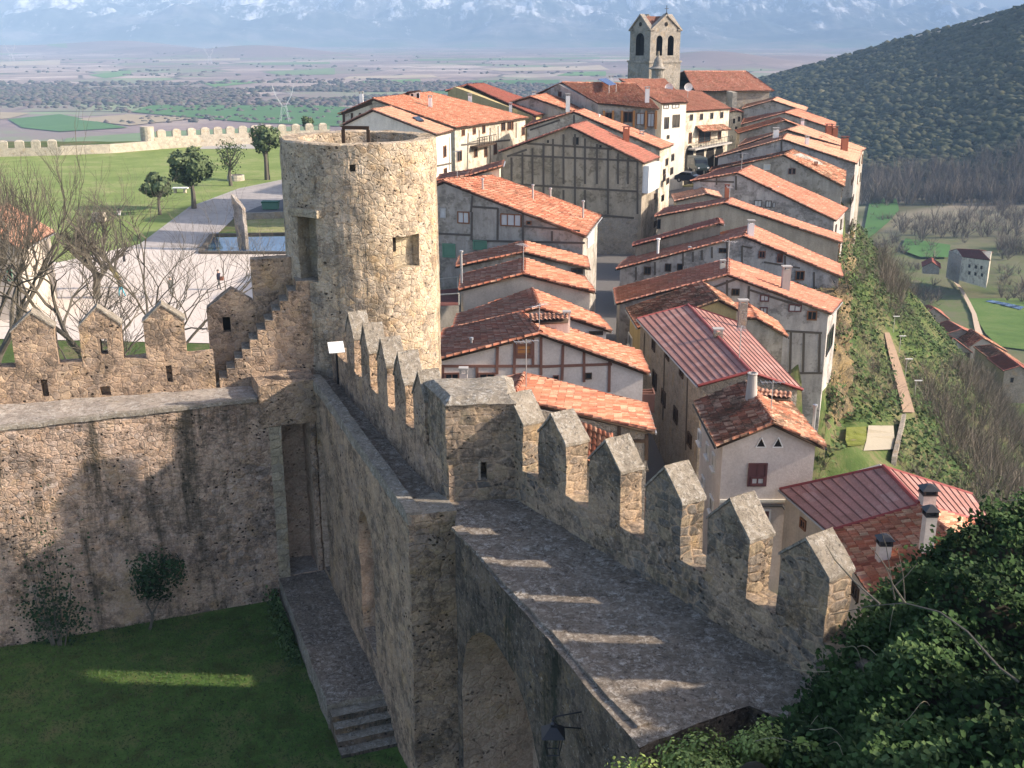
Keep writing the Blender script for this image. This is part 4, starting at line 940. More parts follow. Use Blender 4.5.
S = h.s['P']; window(S, 781, 404, 7, 8, h.root, 'wood', 'glass')
# tile house behind, with ochre street wall
h = gable('ochre_house', 'ochre walled house with rough mossy tiles behind the ribbed sheet roof', (637.5, 328), (719, 300), (741, 311.5), 81, 455, 6, -26.6, 'yellow_plaster', 'tile_moss')
window(h.s['A'], 630.5, 341, 4, 13, h.root, 'white', 'glass', sill=True); window(h.s['A'], 624, 330, 3, 8, h.root, 'white', 'glass')
h = gable('small_annex', 'small annex with a bright orange lean-to roof below the grey gable', (744, 318), (757, 318.6), (788, 337), 80, 560, 4.6, -27, 'grey_plaster', 'tile')
# grey gable with mossy left slope
h = gable('wide_gable_house', 'wide pale grey gabled house with mossy left slope and small windows', (616, 303.8), (728, 275), (832, 314), 87, 640, 7.0, -33.5, 'blue_plaster', 'tile_pink', back=[(613.5, 289.5, 94), (728, 259.5, 94), (842, 301.5, 93)])
S = h.s['P']
for (x, y, w_, h_, k) in ((735.5, 292, 8, 7, 0), (764.5, 298, 9, 7, 1), (763.5, 311, 8, 8, 1), (795, 308, 13, 7.5, 1), (812, 315.5, 10, 9.5, 2), (776, 345, 6, 9, 0)):
    window(S, x, y, w_, h_, h.root, ('wood', 'maroon', 'wood_brown')[k], 'curtain' if k == 1 else 'glass')
timber(S, [(690, 296, 740, 277.5), (727, 280, 727, 300), (750, 290, 800, 306), (749, 286, 748, 310), (791, 331, 790, 372), (804, 331, 803, 373), (820, 332, 819, 372), (786, 331, 822, 333), (787, 373, 822, 373)], h.root, .18)
B = h.s['B']; window(B, 829.5, 340, 5, 18, h.root, 'black', 'glass'); window(B, 824, 400, 3, 14, h.root, 'wood', 'glass')
chimney(h.root, 785, 268, 8, 291, 89, 'concrete', 'box'); chimney(h.root, 722, 262, 5, 277, 90, 'pale_plaster', 'box')
M_l = h
# the tile slope left of the ridge is mossy: its own roof sheet
h = gable('bluish_gable_house', 'bluish grey half-timbered gable house with tall white chimney on the ridge', (616, 269.3), (743.5, 236), (842.5, 277.5), 99, 640, 7.5, -33.5, 'blue_plaster', 'tile_pink', back=[(628, 258, 106), (752, 225.5, 106), (840, 265.5, 105)])
S = h.s['P']
for (x, y, w_, h_, k) in ((647.5, 270.5, 7, 8, 0), (668, 267.5, 6.5, 8, 0), (680, 267, 6, 7, 0), (723, 250.5, 8.5, 5, 0), (762, 254.5, 7, 7.5, 3), (780, 258, 6, 9, 3), (800, 275.5, 9, 9.5, 2)):
    window(S, x, y, w_, h_, h.root, ('wood', 'maroon', 'wood_brown', 'wood_red')[k], 'glass')
timber(S, [(636, 267, 636, 280), (655, 262, 655, 275), (683, 253, 683, 266), (693, 252, 693, 262), (702, 250, 702, 260), (712, 247, 712, 258), (727, 240, 727, 262), (742, 246, 742, 266), (742, 246, 752, 248), (764, 262, 800, 268), (785, 256, 785, 272), (814, 272, 814, 292)], h.root, .15)
chimney(h.root, 750.5, 222, 6, 235, 100, 'white', 'box'); chimney(h.root, 658, 238, 3.5, 248, 101, 'white', 'pipe'); chimney(h.root, 689, 246, 3, 262, 100, 'grey_metal', 'pipe')
h = gable('low_red_roof_house', 'low house with a narrow bright red roof strip below the blank gable', (632, 246), (719, 223.5), (724, 225), 104, 620, 4, -25.5, 'brown_plaster', 'tile_red', back=[(634, 243, 108.5), (717, 219, 108.5), (722, 219.5, 108)])
h = gable('blank_gable_house', 'large blank beige gable wall with a thin tiled verge', (654.5, 216.8), (724.5, 203), (842, 243), 112, 620, 6.5, -33.5, 'beige_plaster', 'tile_pink', back=[(664, 209, 118.5), (730, 198.5, 119), (842, 236, 118)])
S = h.s['P']; window(S, 658.8, 224, 4, 10, h.root, 'wood_grey', 'glass')
h = gable('valley_roof_house', 'broad low pitched house whose bright tile slope runs down to the cliff', (690, 181.3), (737.5, 173), (836.5, 221), 126, 620, 8, -33, 'blue_plaster', 'tile_pink', back=[(716, 171, 134), (751, 166, 134), (848, 209, 133)])
S = h.s['P']
for (x, y, w_, h_) in ((758, 203.5, 8, 7), (768.5, 204, 6, 7), (774, 205, 2.5, 5)): window(S, x, y, w_, h_, h.root, 'wood_grey', 'curtain')
timber(S, [(736, 176, 736, 190), (716.5, 178, 716.5, 185), (700, 181, 734, 182)], h.root, .2)
chimney(h.root, 776.5, 186, 2.5, 200, 128, 'grey_metal', 'pipe'); chimney(h.root, 726.5, 186, 4, 197, 118, 'brickred', 'box')
h = gable('street_shed', 'little tiled shed beside the street below the parked cars', (674, 201.5), (706, 194), (722, 198), 122, 600, 5, -24.5, 'beige_plaster', 'tile_pale')
h = gable('mossy_roof_house', 'dim grey house with lumpy mossy tiles and twin red windows', (708.8, 171.3), (783.5, 155), (844.5, 187), 143, 640, 9, -33, 'grey_plaster', 'tile_moss', back=[(712, 168, 147), (793, 150, 152), (846, 171.5, 151)])
S = h.s['P']
for (x, w_) in ((790, 3.2), (794, 3.2)): window(S, x, 171.3, w_, 6, h.root, 'wood_red', 'glass')
window(S, 767, 167, 7, 6, h.root, 'pale_plaster', 'curtain')
chimney(h.root, 815.3, 163, 2.5, 172, 146, 'brickred', 'box')
h = gable('tall_cliff_house', 'tall house with pale cliff wall and long orange roof at the town edge', (715.5, 157.5), (782, 139.3), (857.5, 164), 156, 620, 10, -33, 'blue_plaster', 'tile_pale', back=[(730, 151, 164), (786, 134, 166), (862, 152.5, 166)])
timber(h.s['P'], [(781.5, 141, 781.5, 154), (740, 151.5, 741, 158)], h.root, .25)
B = h.s['B']
for (x, y) in ((852.5, 180), (852, 200), (850.5, 225)): window(B, x, y, 2, 5, h.root, 'wood', 'glass')
chimney(h.root, 806.5, 137, 3.5, 148, 158, 'white', 'box'); chimney(h.root, 844, 137.5, 6, 150, 163, 'brickred', 'box'); chimney(h.root, 775.5, 129, 5, 140, 162, 'white', 'box'); chimney(h.root, 823.5, 155, 1.5, 163, 156.5, 'white', 'pipe')
h = gable('upper_cliff_house', 'orange roofed house with a row of brick dormers above the cliff', (738, 146.5), (787, 130), (861, 152), 168, 620, 9, -32, 'grey_plaster', 'tile_pale', back=[(745, 140, 176), (801, 125.5, 178), (866, 149, 176)])
for (x, y) in ((811, 139.5), (818, 140.5)): chimney(h.root, x, y-2.5, 5, y+3, 170, 'brickred', 'box')
h = gable('thin_roof_house', 'narrow dim house with one thin tiled verge behind the orange dormers', (738, 133.5), (784.5, 120.5), (836, 140), 181, 620, 6, -31, 'grey_plaster', 'tile')
for (x, y) in ((829, 127), (834, 129.5)): chimney(h.root, x, y-2, 6, y+5, 183, 'brickred', 'box')
chimney(h.root, 802, 120, 3, 128, 183, 'white', 'box')
h = gable('pink_roof_house', 'long pink tiled roof with pale stone verges beyond the brick chimneys', (741, 124.5), (784.5, 112.8), (835, 129), 192, 620, 9, -31, 'grey_plaster', 'tile_pink', back=[(744, 119, 200), (797, 109, 202), (836, 123, 200)])
h = gable('last_cliff_house', 'last tiled house of the row right beside the church wall', (742, 109), (772, 100.3), (806, 111.5), 204, 620, 8, -30, 'grey_plaster', 'tile_pale', back=[(746, 105, 212), (776, 97.5, 212), (808, 108, 212)])

# ---- left of the street, near to far
h = house('near_tiled_house', 'near house with broad orange tile roof directly behind the turret', [py(430, 425, 47.5), py(512, 399, 48.3), py(655, 432, 48)], [py(450, 392, 53), py(524, 374.5, 52.6), py(647, 405.5, 52.2)], -27.2, 'housestone', 'tile')
S = h.s['P']; timber(S, [(619, 424, 619, 452), (608, 440, 648, 441), (646.5, 434, 646.5, 460)], h.root, .16, 'wood')
chimney(h.root, 463.8, 371, 8, 392, 52, 'pink_plaster', 'box')
Pq = [pz(532, 400, -16.35), pz(611, 435, -17.6)]; Pn = [pz(520, 440, -17.6), pz(612, 470, -18.9)]
h = house('lower_tiled_annex', 'lower tiled annex roof stepping down behind the first big merlon', [Pn[0], Pq[0]], [Pn[1], Pq[1]], -27, 'housestone', 'tile', over=.2, fo=.15)
h = gable('half_timbered_house', 'cream house with reddish half-timbering and an orange shutter', (431, 361.5), (540.5, 334), (649.5, 374), 57, 440, 9, -27.2, 'pink_plaster', 'tile', back=[(444, 330, 64.5), (521, 313.7, 65.5), (639.5, 352.5, 63)])
S = h.s['P']
window(S, 524, 349.5, 16, 12.5, h.root, 'wood_red', 'wood_orange', 'shutter'); window(S, 452, 381, 15, 17, h.root, 'wood_red', 'glass'); window(S, 487, 378.5, 17, 12, h.root, 'wood_red', 'glass')
window(S, 555.8, 378, 6, 6, h.root, 'wood_red', 'glass'); window(S, 588.5, 375.8, 6.5, 6.5, h.root, 'wood', 'glass')
timber(S, [(440, 366, 541, 366), (541, 366.5, 612, 364), (497.5, 346, 497, 367), (515, 341, 514, 376), (533, 338, 533, 367), (541, 337, 541, 375), (563, 345, 562, 380), (584, 352, 584, 382), (609.5, 361, 609, 392), (477, 366, 477, 388), (443, 365, 442.5, 390), (515, 357, 533, 357), (497, 366, 497, 374)], h.root, .15, 'wood_red')
chimney(h.root, 471.8, 337, 3.4, 372, 58.5, 'grey_metal', 'pipe'); chimney(h.root, 566.5, 314, 7, 326, 61.5, 'pink_plaster', 'box')
roof_mesh([(py(531, 323, 60.6), py(568, 321, 60.6), py(569, 314.5, 62), (py(529, 314.5, 62)))], [], M['tile_pale'], h.roof, name='dormer')
mb = MB(); a = py(536, 323.5, 60.75); b = py(568, 322, 60.75); mb.prism([a, b, b+(0, 0, -1.3), a+(0, 0, -.6)], (0, 1.0, 0)); mb.build('dormer_wall', M['pink_plaster'], h.roof)
mb = MB(); B = h.s['B']
for t_ in (0, .5, 1):
    c = h.Wp[2]*(1-.22*t_-.02)+h.Wq[2]*(.22*t_+.02); mb.obox(np.array([c[0], c[1], c[2]-1.7])+B.n*.35, B.n*.35, (0, .03, 0), (0, 0, .5))
c0 = h.Wp[2]*.98+h.Wq[2]*.02; c1 = h.Wp[2]*.76+h.Wq[2]*.24; cc = (c0+c1)/2
mb.obox(np.array([cc[0], cc[1], cc[2]-1.2])+B.n*.7, (c1-c0)*(.5, .5, 0), (.03, 0, 0), (0, 0, .04)); mb.obox(np.array([cc[0], cc[1], cc[2]-2.2])+B.n*.35, (c1-c0)*(.5, .5, 0), B.n*.36, (0, 0, .05)); mb.build('balcony', M['wood_red'], h.root)
h = gable('white_dormer_house', 'house with orange gable roof and a dark gallery under its right eave', (452, 330), (539, 308), (612, 331.5), 66, 470, 6, -27, 'pink_plaster', 'tile', back=[(457, 316, 72), (532, 289.5, 72.5), (599, 316.5, 71)])
S = h.s['P']; window(S, 596, 333, 14, 4, h.root, 'wood', 'glass')
h = gable('plain_gable_house', 'low pinkish grey blank gable under an orange tile roof with iron pipe', (458.5, 290.3), (523.2, 274.5), (595, 292.5), 73, 512, 7, -26.8, 'warm_plaster', 'tile', back=[(461, 276, 80), (524, 259.3, 80.5), (585, 278.5, 79)])
chimney(h.root, 461.5, 250, 3.4, 276, 75, 'grey_metal', 'pipe')
h = gable('twin_gable_house', 'small gabled house tucked between the blank gable and the big grey house', (456, 266.8), (523.2, 252.5), (589.5, 268.8), 81.5, 512, 5.5, -26.5, 'grey_plaster', 'tile', back=[(459, 257.5, 87), (525, 242, 87), (587, 258, 86)])
B_ = h.s['P']; window(B_, 577, 271, 12, 6, h.root, 'wood', 'glass')
# red terrace left of these
mb = MB(); tr = thing('red_terrace', 'small flat red terrace beside the round tower', 'terrace', pz(447, 300, -19))
a, b, c, d = pz(430, 291, -19.4), pz(458, 288, -19.4), pz(459, 305, -19.4), pz(430, 307, -19.4); mb.prism([a, b, c, d], (0, 0, -7.5)); o = mb.build('terrace_floor', [M['grey_plaster'], M['tile_red']], tr); topmat(o, .8, 1)
mb = MB(); mb.tube([d+(0, 0, .9), c+(0, 0, .9)], .06, 5); mb.tube([a+(0, 0, .9), b+(0, 0, .9)], .05, 5); mb.tube([c, c+(0, 0, .9)], .05, 5); mb.tube([b, b+(0, 0, .9)], .05, 5); mb.build('railing', M['pale_plaster'], tr)
# big grey house: one long slope
Pn = [pz(0, 0, -1)]*2
A0 = py(443, 181.5, 90.5); B0 = py(586, 237, 86.5); A1 = py(494, 176.5, 97.5); B1 = py(601.5, 216.5, 93.5)
A_1 = py(425, 189.5, 90.8); A_1b = py(440, 184, 97.5)
h = house('big_grey_house', 'big grey house with green shutters and a long orange slope carrying stove pipes', [A_1, A0, B0], [A_1b, A1, B1], -26.3, 'grey_plaster', 'tile', over=.3)
S = h.s['P']
window(S, 463.5, 217.5, 12, 12, h.root, 'wood_brown', 'curtain'); window(S, 511, 220, 21, 12.5, h.root, 'wood_brown', 'curtain', 'triple'); window(S, 529, 222.7, 5, 4, h.root, 'wood_brown', 'glass')
window(S, 449, 250.5, 13, 14, h.root, 'green_shut', 'green_shut', 'shutter'); window(S, 480, 245, 14, 9.5, h.root, 'green_shut', 'green_shut', 'shutter')
window(S, 443, 213, 6, 10, h.root, 'grey_metal', 'curtain')
timber(S, [(472.5, 196, 471, 212), (472, 206.5, 498, 208.5), (498, 208, 497.5, 241), (472, 212, 471.5, 240), (472, 240.5, 585, 243), (523, 212, 523, 241), (438, 233.5, 471, 235), (552, 231, 552, 241), (523, 226, 580, 231)], h.root, .16)
B = h.s['B']; window(B, 590.5, 236, 6, 18, h.root, 'white', 'curtain')
for (x, y0, y1, Y) in ((482.7, 178, 193, 91.5), (532.8, 184, 197.5, 93), (550.4, 187.5, 196.5, 95), (583, 200, 217, 91)): chimney(h.root, x, y0, 2.6, y1, Y, 'grey_metal', 'pipe')
h = gable('yellow_wall_house', 'little yellowish walled house with a thin tilted roof behind the big grey slope', (436, 181), (470, 175.5), (503, 166), 97, 540, 4, -24, 'cream_plaster', 'tile')
# big timber framed gable
h = gable('big_timber_house', 'huge grey timber-framed gable with a glazed white gallery on its corner', (498.7, 152), (569.5, 126.5), (645, 163.5), 124, 640, 9, -26.5, 'brown_plaster', 'tile_red', back=[(517, 147, 132), (586.5, 122, 133), (660, 158, 130)], fo=.35)
S = h.s['P']; seg = []
seg += [(512, 155, 638, 161), (507, 156.5, 527, 149.5), (503, 183.5, 638, 191.5), (527, 131.5+12, 612, 149)]
xs = (511.5, 522.5, 532.5, 543.5, 553, 563.5, 575, 585, 597, 608, 618, 628, 637.5)
for i, x in enumerate(xs):
    top = 153 if x < 525 else (146 if x < 540 else (135 if 545 < x < 600 else 150)); top = 128.5+abs(x-569.5)*.45+3
    seg.append((x, top, x, 184 if i % 3 else 214))
seg += [(xs[5], 190, xs[5], 215), (xs[7], 190, xs[7], 240), (585, 214, 634, 218)]
timber(S, seg, h.root, .22)
for (x, y, w_, h_) in ((576, 141, 6, 8), (600.5, 147, 2.5, 4), (548, 141.5, 2, 3)): window(S, x, y, w_, h_, h.root, 'wood_grey', 'glass')
mb = MB(); p = S.hit(530, 216); q = S.hit(638, 219); 
lo = [np.array([p[0], p[1], -26.4]), np.array([q[0], q[1], -26.4]), q, p]; mb.prism([a_+S.n*.06 for a_ in lo], -S.n*.2); mb.build('stone_base', M['housestone'], h.root)
B = h.s['B']
mb = MB(); W0, W1 = h.Wp[2], h.Wq[2]; d = (W1-W0)
c = W0+d*.42+B.n*.35+(0, 0, -1.75); mb.obox(c, d*(.40, .40, 0), B.n*.35, (0, 0, 1.5)); gal = mb.build('glazed_gallery', M['white'], h.root)
mb = MB()
for t_ in (.16, .36, .56): mb.obox(W0+d*(t_+.06)+B.n*.715+(0, 0, -1.5), d*(.075, .075, 0), B.n*.012, (0, 0, .9))
mb.build('pane', M['curtain'], gal)
for (x, y) in ((664, 172), (667.5, 181), (655, 196), (662.5, 198), (666, 211), (655, 224), (660, 221)):
    window(B, x, y, 2.2, 6, h.root, 'wood', 'glass')
chimney(h.root, 626, 128, 6, 141, 131, 'brickred', 'box')
# second gable behind
h = gable('second_gable_house', 'dim gabled house with cream street wall squeezed behind the timber gable', (524, 127), (573.8, 112), (662, 149.5), 135, 640, 8, -26, 'cream_plaster', 'tile_pink', back=[(533, 122, 142), (584, 109.5, 143), (674, 145, 140)])
B = h.s['B']
for (x, y) in ((666.5, 162), (672.5, 157.5), (671.5, 171), (664, 178)): window(B, x, y, 2.4, 7, h.root, 'wood', 'glass')
timber(h.s['P'], [(574, 115, 574, 124), (530, 130, 560, 120)], h.root, .2)
chimney(h.root, 641.5, 132, 4, 141, 138, 'concrete', 'box'); chimney(h.root, 599, 114, 2, 121, 140, 'white', 'pipe')
# gallery house with solar panel
A_ = py(562, 82.8, 160); L_ = py(536, 94.5, 164); R_ = py(598, 103.5, 151)
h = house('gallery_house', 'big tiled house with brown posted galleries and a solar panel on its roof', [L_, A_, R_], [py(620, 92, 166), py(636, 84, 161), py(659, 109.3, 149.5)], -26, 'grey_plaster', 'tile', over=.4, coarse=True)
Bs = h.s['B']
mb = MB()
for x in (604, 613, 622, 634, 646, 656):
    a = Bs.hit(x, 110.5); b = Bs.hit(x, 129); mb = MB(); mb.obox((a+b)/2+Bs.n*.2, Bs.e*.14, Bs.n*.12, (b-a)*(0, 0, .5)); mb.build('post', M['wood_orange'], h.root)
for (x, y, w_, h_) in ((609, 118, 7, 11), (628, 117, 9, 11), (640.5, 119, 8, 12), (651, 120, 7, 14)): window(Bs, x, y, w_, h_, h.root, 'wood_brown', 'curtain' if x > 635 else 'glass')
window(h.s['P'], 560, 94, 3, 5, h.root, 'wood', 'glass')
mb = MB(); q = [py(598, 84.5, 160.5), py(606, 83.5, 161.5), py(616, 89.5, 156), py(609, 90.8, 155)]; up = np.array([0, 0, .75]); mb.prism([p+up for p in q], (0, 0, -.08)); sp_ = thing('solar_panel', 'dark blue solar panel tilted on the orange roof of the gallery house', 'solar panel', q[0]+up); mb.build('panel', plain('solar_blue', (.05, .08, .2), .25, .6), sp_)
mb = MB(); [mb.tube([p+up, p-(0, 0, .3)], .04, 4) for p in q]; mb.build('support', M['grey_metal'], sp_)
chimney(h.root, 567.8, 95, 4, 108, 148, 'white', 'box'); chimney(h.root, 647, 88, 4, 101, 152, 'white', 'box'); chimney(h.root, 611, 77, 4, 83, 168, 'white', 'box')
# white gallery house
A0, A1 = py(662, 103.8, 160), py(688, 102.8, 164); R0, R1 = py(619, 79, 176), py(664, 79, 181)
h = house('white_gallery_house', 'white house with an enclosed upper gallery and twin satellite dishes above', [A0, R0], [A1, R1], -25, 'pale_plaster', 'tile_pink', over=.3)
F_ = h.s['A']
for (x, y, w_, h_) in ((666, 106.8, 5, 4), (675.5, 106.3, 7, 4), (666.5, 123, 4.5, 12), (676, 121, 7, 13), (668, 137, 2.5, 4)): window(F_, x, y, w_, h_, h.root, 'wood_grey', 'curtain' if y < 110 else 'glass')
# town hall with arcade
A0, A1 = py(684, 112, 166), py(731, 109, 180); R0, R1 = py(655, 88, 184), py(701.5, 92, 192)
h = house('town_hall', 'cream town hall with an arcade of dark arches and a balcony', [A0, R0], [A1, R1], -24, 'cream_plaster', 'tile_pink', cat='town hall', group=None, over=.35)
F_ = h.s['A']
for (x, y) in ((691.2, 117.5), (701.3, 116.8), (711.6, 115.8), (721.5, 115)): window(F_, x, y, 3, 6.5, h.root, 'wood_grey', 'glass')
for k, x in enumerate((688.7, 699.5, 709.5, 718.5)):
    a = F_.hit(x-4, 163); b = F_.hit(x+4, 163); r_ = abs((b-a)@F_.e)/2; t = F_.hit(x, 152)[2]; m_ = (a+b)/2; mb = MB(); pts = [m_-F_.e*r_, m_+F_.e*r_]
    pts = [np.array([p[0], p[1], -24]) for p in pts]
    for q in range(9):
        an = math.pi*q/8; pts.append(np.array([*(m_+F_.e*r_*math.cos(an))[:2], t-.4+r_*math.sin(an)]))
    mb.prism([p+F_.n*.04 for p in pts], -F_.n*.06); mb.build('archway', M['darkhole'], h.root)
a = F_.hit(688, 147.5); b = F_.hit(725, 144); mb = MB(); mb.obox((a+b)/2+F_.n*.6, (b-a)*(.5, .5, 0), F_.n*.6, (0, 0, .12)); bal = mb.build('balcony', M['concrete'], h.root)
mb = MB()
for k in range(24): p = a+(b-a)*k/23+F_.n*1.15; p[2] = (a[2]+b[2])/2+.1; mb.tube([p, p+(0, 0, 1.0)], .03, 4)
mb.obox((a+b)/2+F_.n*1.15+(0, 0, 1.1), (b-a)*(.5, .5, 0), F_.n*.04, (0, 0, .04)); mb.build('railing', M['iron'], bal)
a = F_.hit(695, 128); b = F_.hit(723, 126); mb = MB()
window(F_, 690, 138, 3, 11, h.root, 'wood_brown', 'glass'); window(F_, 719.5, 134, 3, 11, h.root, 'wood_brown', 'glass'); window(F_, 704.5, 136, 12, 13, h.root, 'wood_brown', 'glass')
roof_mesh([(a+F_.n*1.5-(0, 0, .5), b+F_.n*1.5-(0, 0, .5), b+F_.n*.05+(0, 0, .3), a+F_.n*.05+(0, 0, .3))], [], M['tile_moss'], h.root, name='canopy', coarse=True)
# houses behind the round tower
h = gable('dark_gable_house', 'long cream half-timbered house with a dark far gable and street balcony', (338, 114.5), (373, 99.2), (457, 128.5), 131, 1010, 19, -25, 'cream_plaster', 'tile', back=[(395, 102, 150), (430, 92.5, 150), (529, 118, 147.5)], over=.4)
B = h.s['B']
for (x, y, w_, h_) in ((463, 132.5, 3, 7), (474, 131, 3, 7), (483.5, 129.5, 3, 8), (475.5, 153, 3.5, 9), (503, 126, 4, 10), (509, 125, 3.5, 10), (485.5, 152, 3, 10), (495, 149, 3, 11), (459, 156, 5, 11), (523, 131, 3, 9), (512, 125.5, 2, 9)): window(B, x, y, w_, h_, h.root, 'wood_brown', 'glass')
timber(B, [(461, 145, 510, 140), (468, 133, 467, 170), (479, 130, 479, 145), (490, 128, 490, 165), (498, 126, 498, 142), (516, 123, 516, 138)], h.root, .2)
a = B.hit(470, 146.5); b = B.hit(489, 143.5); mb = MB(); mb.obox((a+b)/2+B.n*.5, (b-a)*(.5, .5, 0), B.n*.5, (0, 0, .1)); bal = mb.build('balcony', M['wood'], h.root)
mb = MB()
for k in range(9): p = a+(b-a)*k/8+B.n*.95; mb.tube([p, p+(0, 0, 1.0)], .04, 4)
mb.obox((a+b)/2+B.n*.95+(0, 0, 1.05), (b-a)*(.5, .5, 0), B.n*.05, (0, 0, .05)); mb.build('railing', M['wood_grey'], bal)
timber(h.s['P'], vline((344, 352, 360, 368), 113, 125)+[(342, 114, 372, 103)], h.root, .3, 'wood')
chimney(h.root, 361.5, 93, 3.5, 103, 139, 'white', 'box'); chimney(h.root, 430.5, 97, 3.6, 118, 136, 'white', 'box'); chimney(h.root, 470, 95, 3.6, 103, 150, 'white', 'box')
mb = MB(); q = py(410, 98, 141)
for k, (x, y) in enumerate(((412.3, 97.5), (418, 97))): window3(Side((0, 141), (1, 141.0), (0, 150)), py(x, y, 141)-np.array([0, .1, 0]), .25, .55, h.roof, 'white', 'glass', name='dormer_window')
roof_mesh([(py(395, 99, 144), py(409, 92.5, 140.5), py(421, 90.5, 141.5), py(411, 94, 146))], [], M['tile_red'], h.roof, name='dormer', coarse=True)
mb.loft([py(409, 104, 141), py(419.5, 105, 141), py(419, 92.5, 141), py(409.5, 93.5, 141)], [py(395, 103, 144.5), py(404, 104, 144.5), py(404, 98, 144.5), py(395, 100, 144.5)]); mb.build('dormer_wall', M['pale_plaster'], h.roof)
h = gable('flat_orange_roof_house', 'pale house with a smooth orange roof and skylight just behind the round tower', (340, 126), (372.5, 110), (437, 135), 118, 1000, 6, -25, 'pale_plaster', 'tile_pale', back=[(355, 121, 124), (391, 107.3, 124.5), (454, 131, 122)])
B = h.s['B']; window(B, 444.5, 151.5, 3, 12, h.root, 'wood_brown', 'glass'); window(B, 445, 172, 3, 8, h.root, 'wood_brown', 'glass'); timber(B, [(437, 166, 452, 163), (449, 137, 449, 170)], h.root, .2)
mb = MB(); q = [py(412.5, 119.3, 120.5), py(419, 119, 121.5), py(424, 122.8, 120.5), py(418, 123.3, 119.5)]; mb.prism([p+(0, 0, .28) for p in q], (0, 0, -.3)); mb.build('skylight', M['glass'], h.roof)
P0 = [py(445, 91, 156), py(467, 85, 158), py(535.5, 116, 148)]; P1_ = [py(458, 90, 166), py(484, 84, 168), py(560, 112.3, 158)]
h = house('brown_sheet_house', 'orange walled house under a smooth brownish red roof with skylight', P0, P1_, -25, 'yellow_plaster', 'tile_dark', over=.4, coarse=True)
B = h.s['B']
for (x, y) in ((534, 118.5), (543.5, 117)): window(B, x, y, 3, 6, h.root, 'wood_red', 'glass')
chimney(h.root, 510.5, 104, 3, 112.5, 150, 'white', 'box'); chimney(h.root, 456, 88, 4, 96, 158, 'concrete', 'box')
h = gable('far_orange_roof_house', 'far house with a sunlit orange slope between brown sheet roof and dark gable', (505, 104), (530, 97), (575, 112.5), 152, 900, 8, -25, 'grey_plaster', 'tile', group='tiled houses of the town')
chimney(h.root, 534, 92.5, 4, 102, 155, 'white', 'box')

# satellite dishes
for (x, y, lb) in ((669, 87.5, 'white satellite dish on the left, nearer the belfry turret'), (688.5, 87, 'white satellite dish on the right, nearer the church roof valley')):
    p = py(x, y, 172); t = thing('satellite_dish', lb, 'satellite dish', p, 'satellite dishes on the roofs'); mb = MB(); b0 = len(mb.v)
    for i in range(5):
        r_ = .62*i/4
        for k in range(14): a = 2*math.pi*k/14; mb.v.append(T3(p+np.array([r_*math.cos(a), .25-.5*(i/4)**2*.5, r_*math.sin(a)])))
    for i in range(4):
        for k in range(14): k2 = (k+1) % 14; mb.f.append((b0+i*14+k, b0+i*14+k2, b0+(i+1)*14+k2, b0+(i+1)*14+k)); mb.m.append(0)
    mb.build('dish', M['white'], t); mb = MB(); mb.tube([p+(0, .25, 0), p+(0, .4, -1.6)], .04, 5); mb.build('mast', M['grey_metal'], t)

# ---- church
ch = thing('church', 'stone church with a gabled belfry, long hipped tile roof and buttress', 'church', py(700, 90, 215)*np.array([1, 1, 0])+np.array([0, 0, -22]))
A = py(649.7, 61, 205); e1 = np.array([5.7, 3.8, 0])/6.85; e2 = np.array([-3.8, 5.7, 0])/6.85
w1 = 5.75; w2 = 5.75
# solve widths so that the faces end at the right columns
def wid(e, px):
    k = (px-512)/ (FPX)  # x / depth along view
    lo, hi = 0, 20
    for _ in range(40):
        m_ = (lo+hi)/2; P = A+e*m_; x = 512+FPX*P[0]/(P[1]*CP-P[2]*SP)
        if (x < px) == (e[0] > 0): lo = m_
        else: hi = m_
    return lo
w1 = wid(e1, 679.4); w2 = wid(e2, 629.4); zc = A[2]; ze = py(649.7, 30.5, 205)[2]; za = ze+(ze-zc)*.52*.95
mb = MB(); ring = [A, A+e1*w1, A+e1*w1+e2*w2, A+e2*w2]; ring = [np.array([p[0], p[1], 0]) for p in ring]
mb.prism([p+(0, 0, zc) for p in ring], (0, 0, ze-zc)); bel = mb.build('belfry', [M['church_stone'], M['darkhole']], ch)
cs = []
for (o0, e, wd, nrm) in ((ring[0], e1, w1, -e2), (ring[0], e2, w2, -e1), (ring[2], -e1, w1, e2), (ring[2], -e2, w2, e1)):
    spans = ((.30, .075), (.68, .075)) if e is e1 or (e == -e1).all() else ((.5, .15),)
    for (c_, hw) in spans:
        c = MB(); m_ = o0+e*wd*c_; r_ = wd*hw*1.35; zt_ = zc+(ze-zc)*(.70); pts = [m_-e*r_+(0, 0, zc+.9), m_+e*r_+(0, 0, zc+.9)]
        for q in range(9): an = math.pi*q/8; pts.append(m_+e*r_*math.cos(an)+np.array([0, 0, zt_+r_*math.sin(an)]))
        c.prism([p+nrm*.3 for p in pts], -nrm*1.2, 1); cs.append(cutm(c, [M['church_stone'], M['darkhole']]))
boolean(bel, cs)
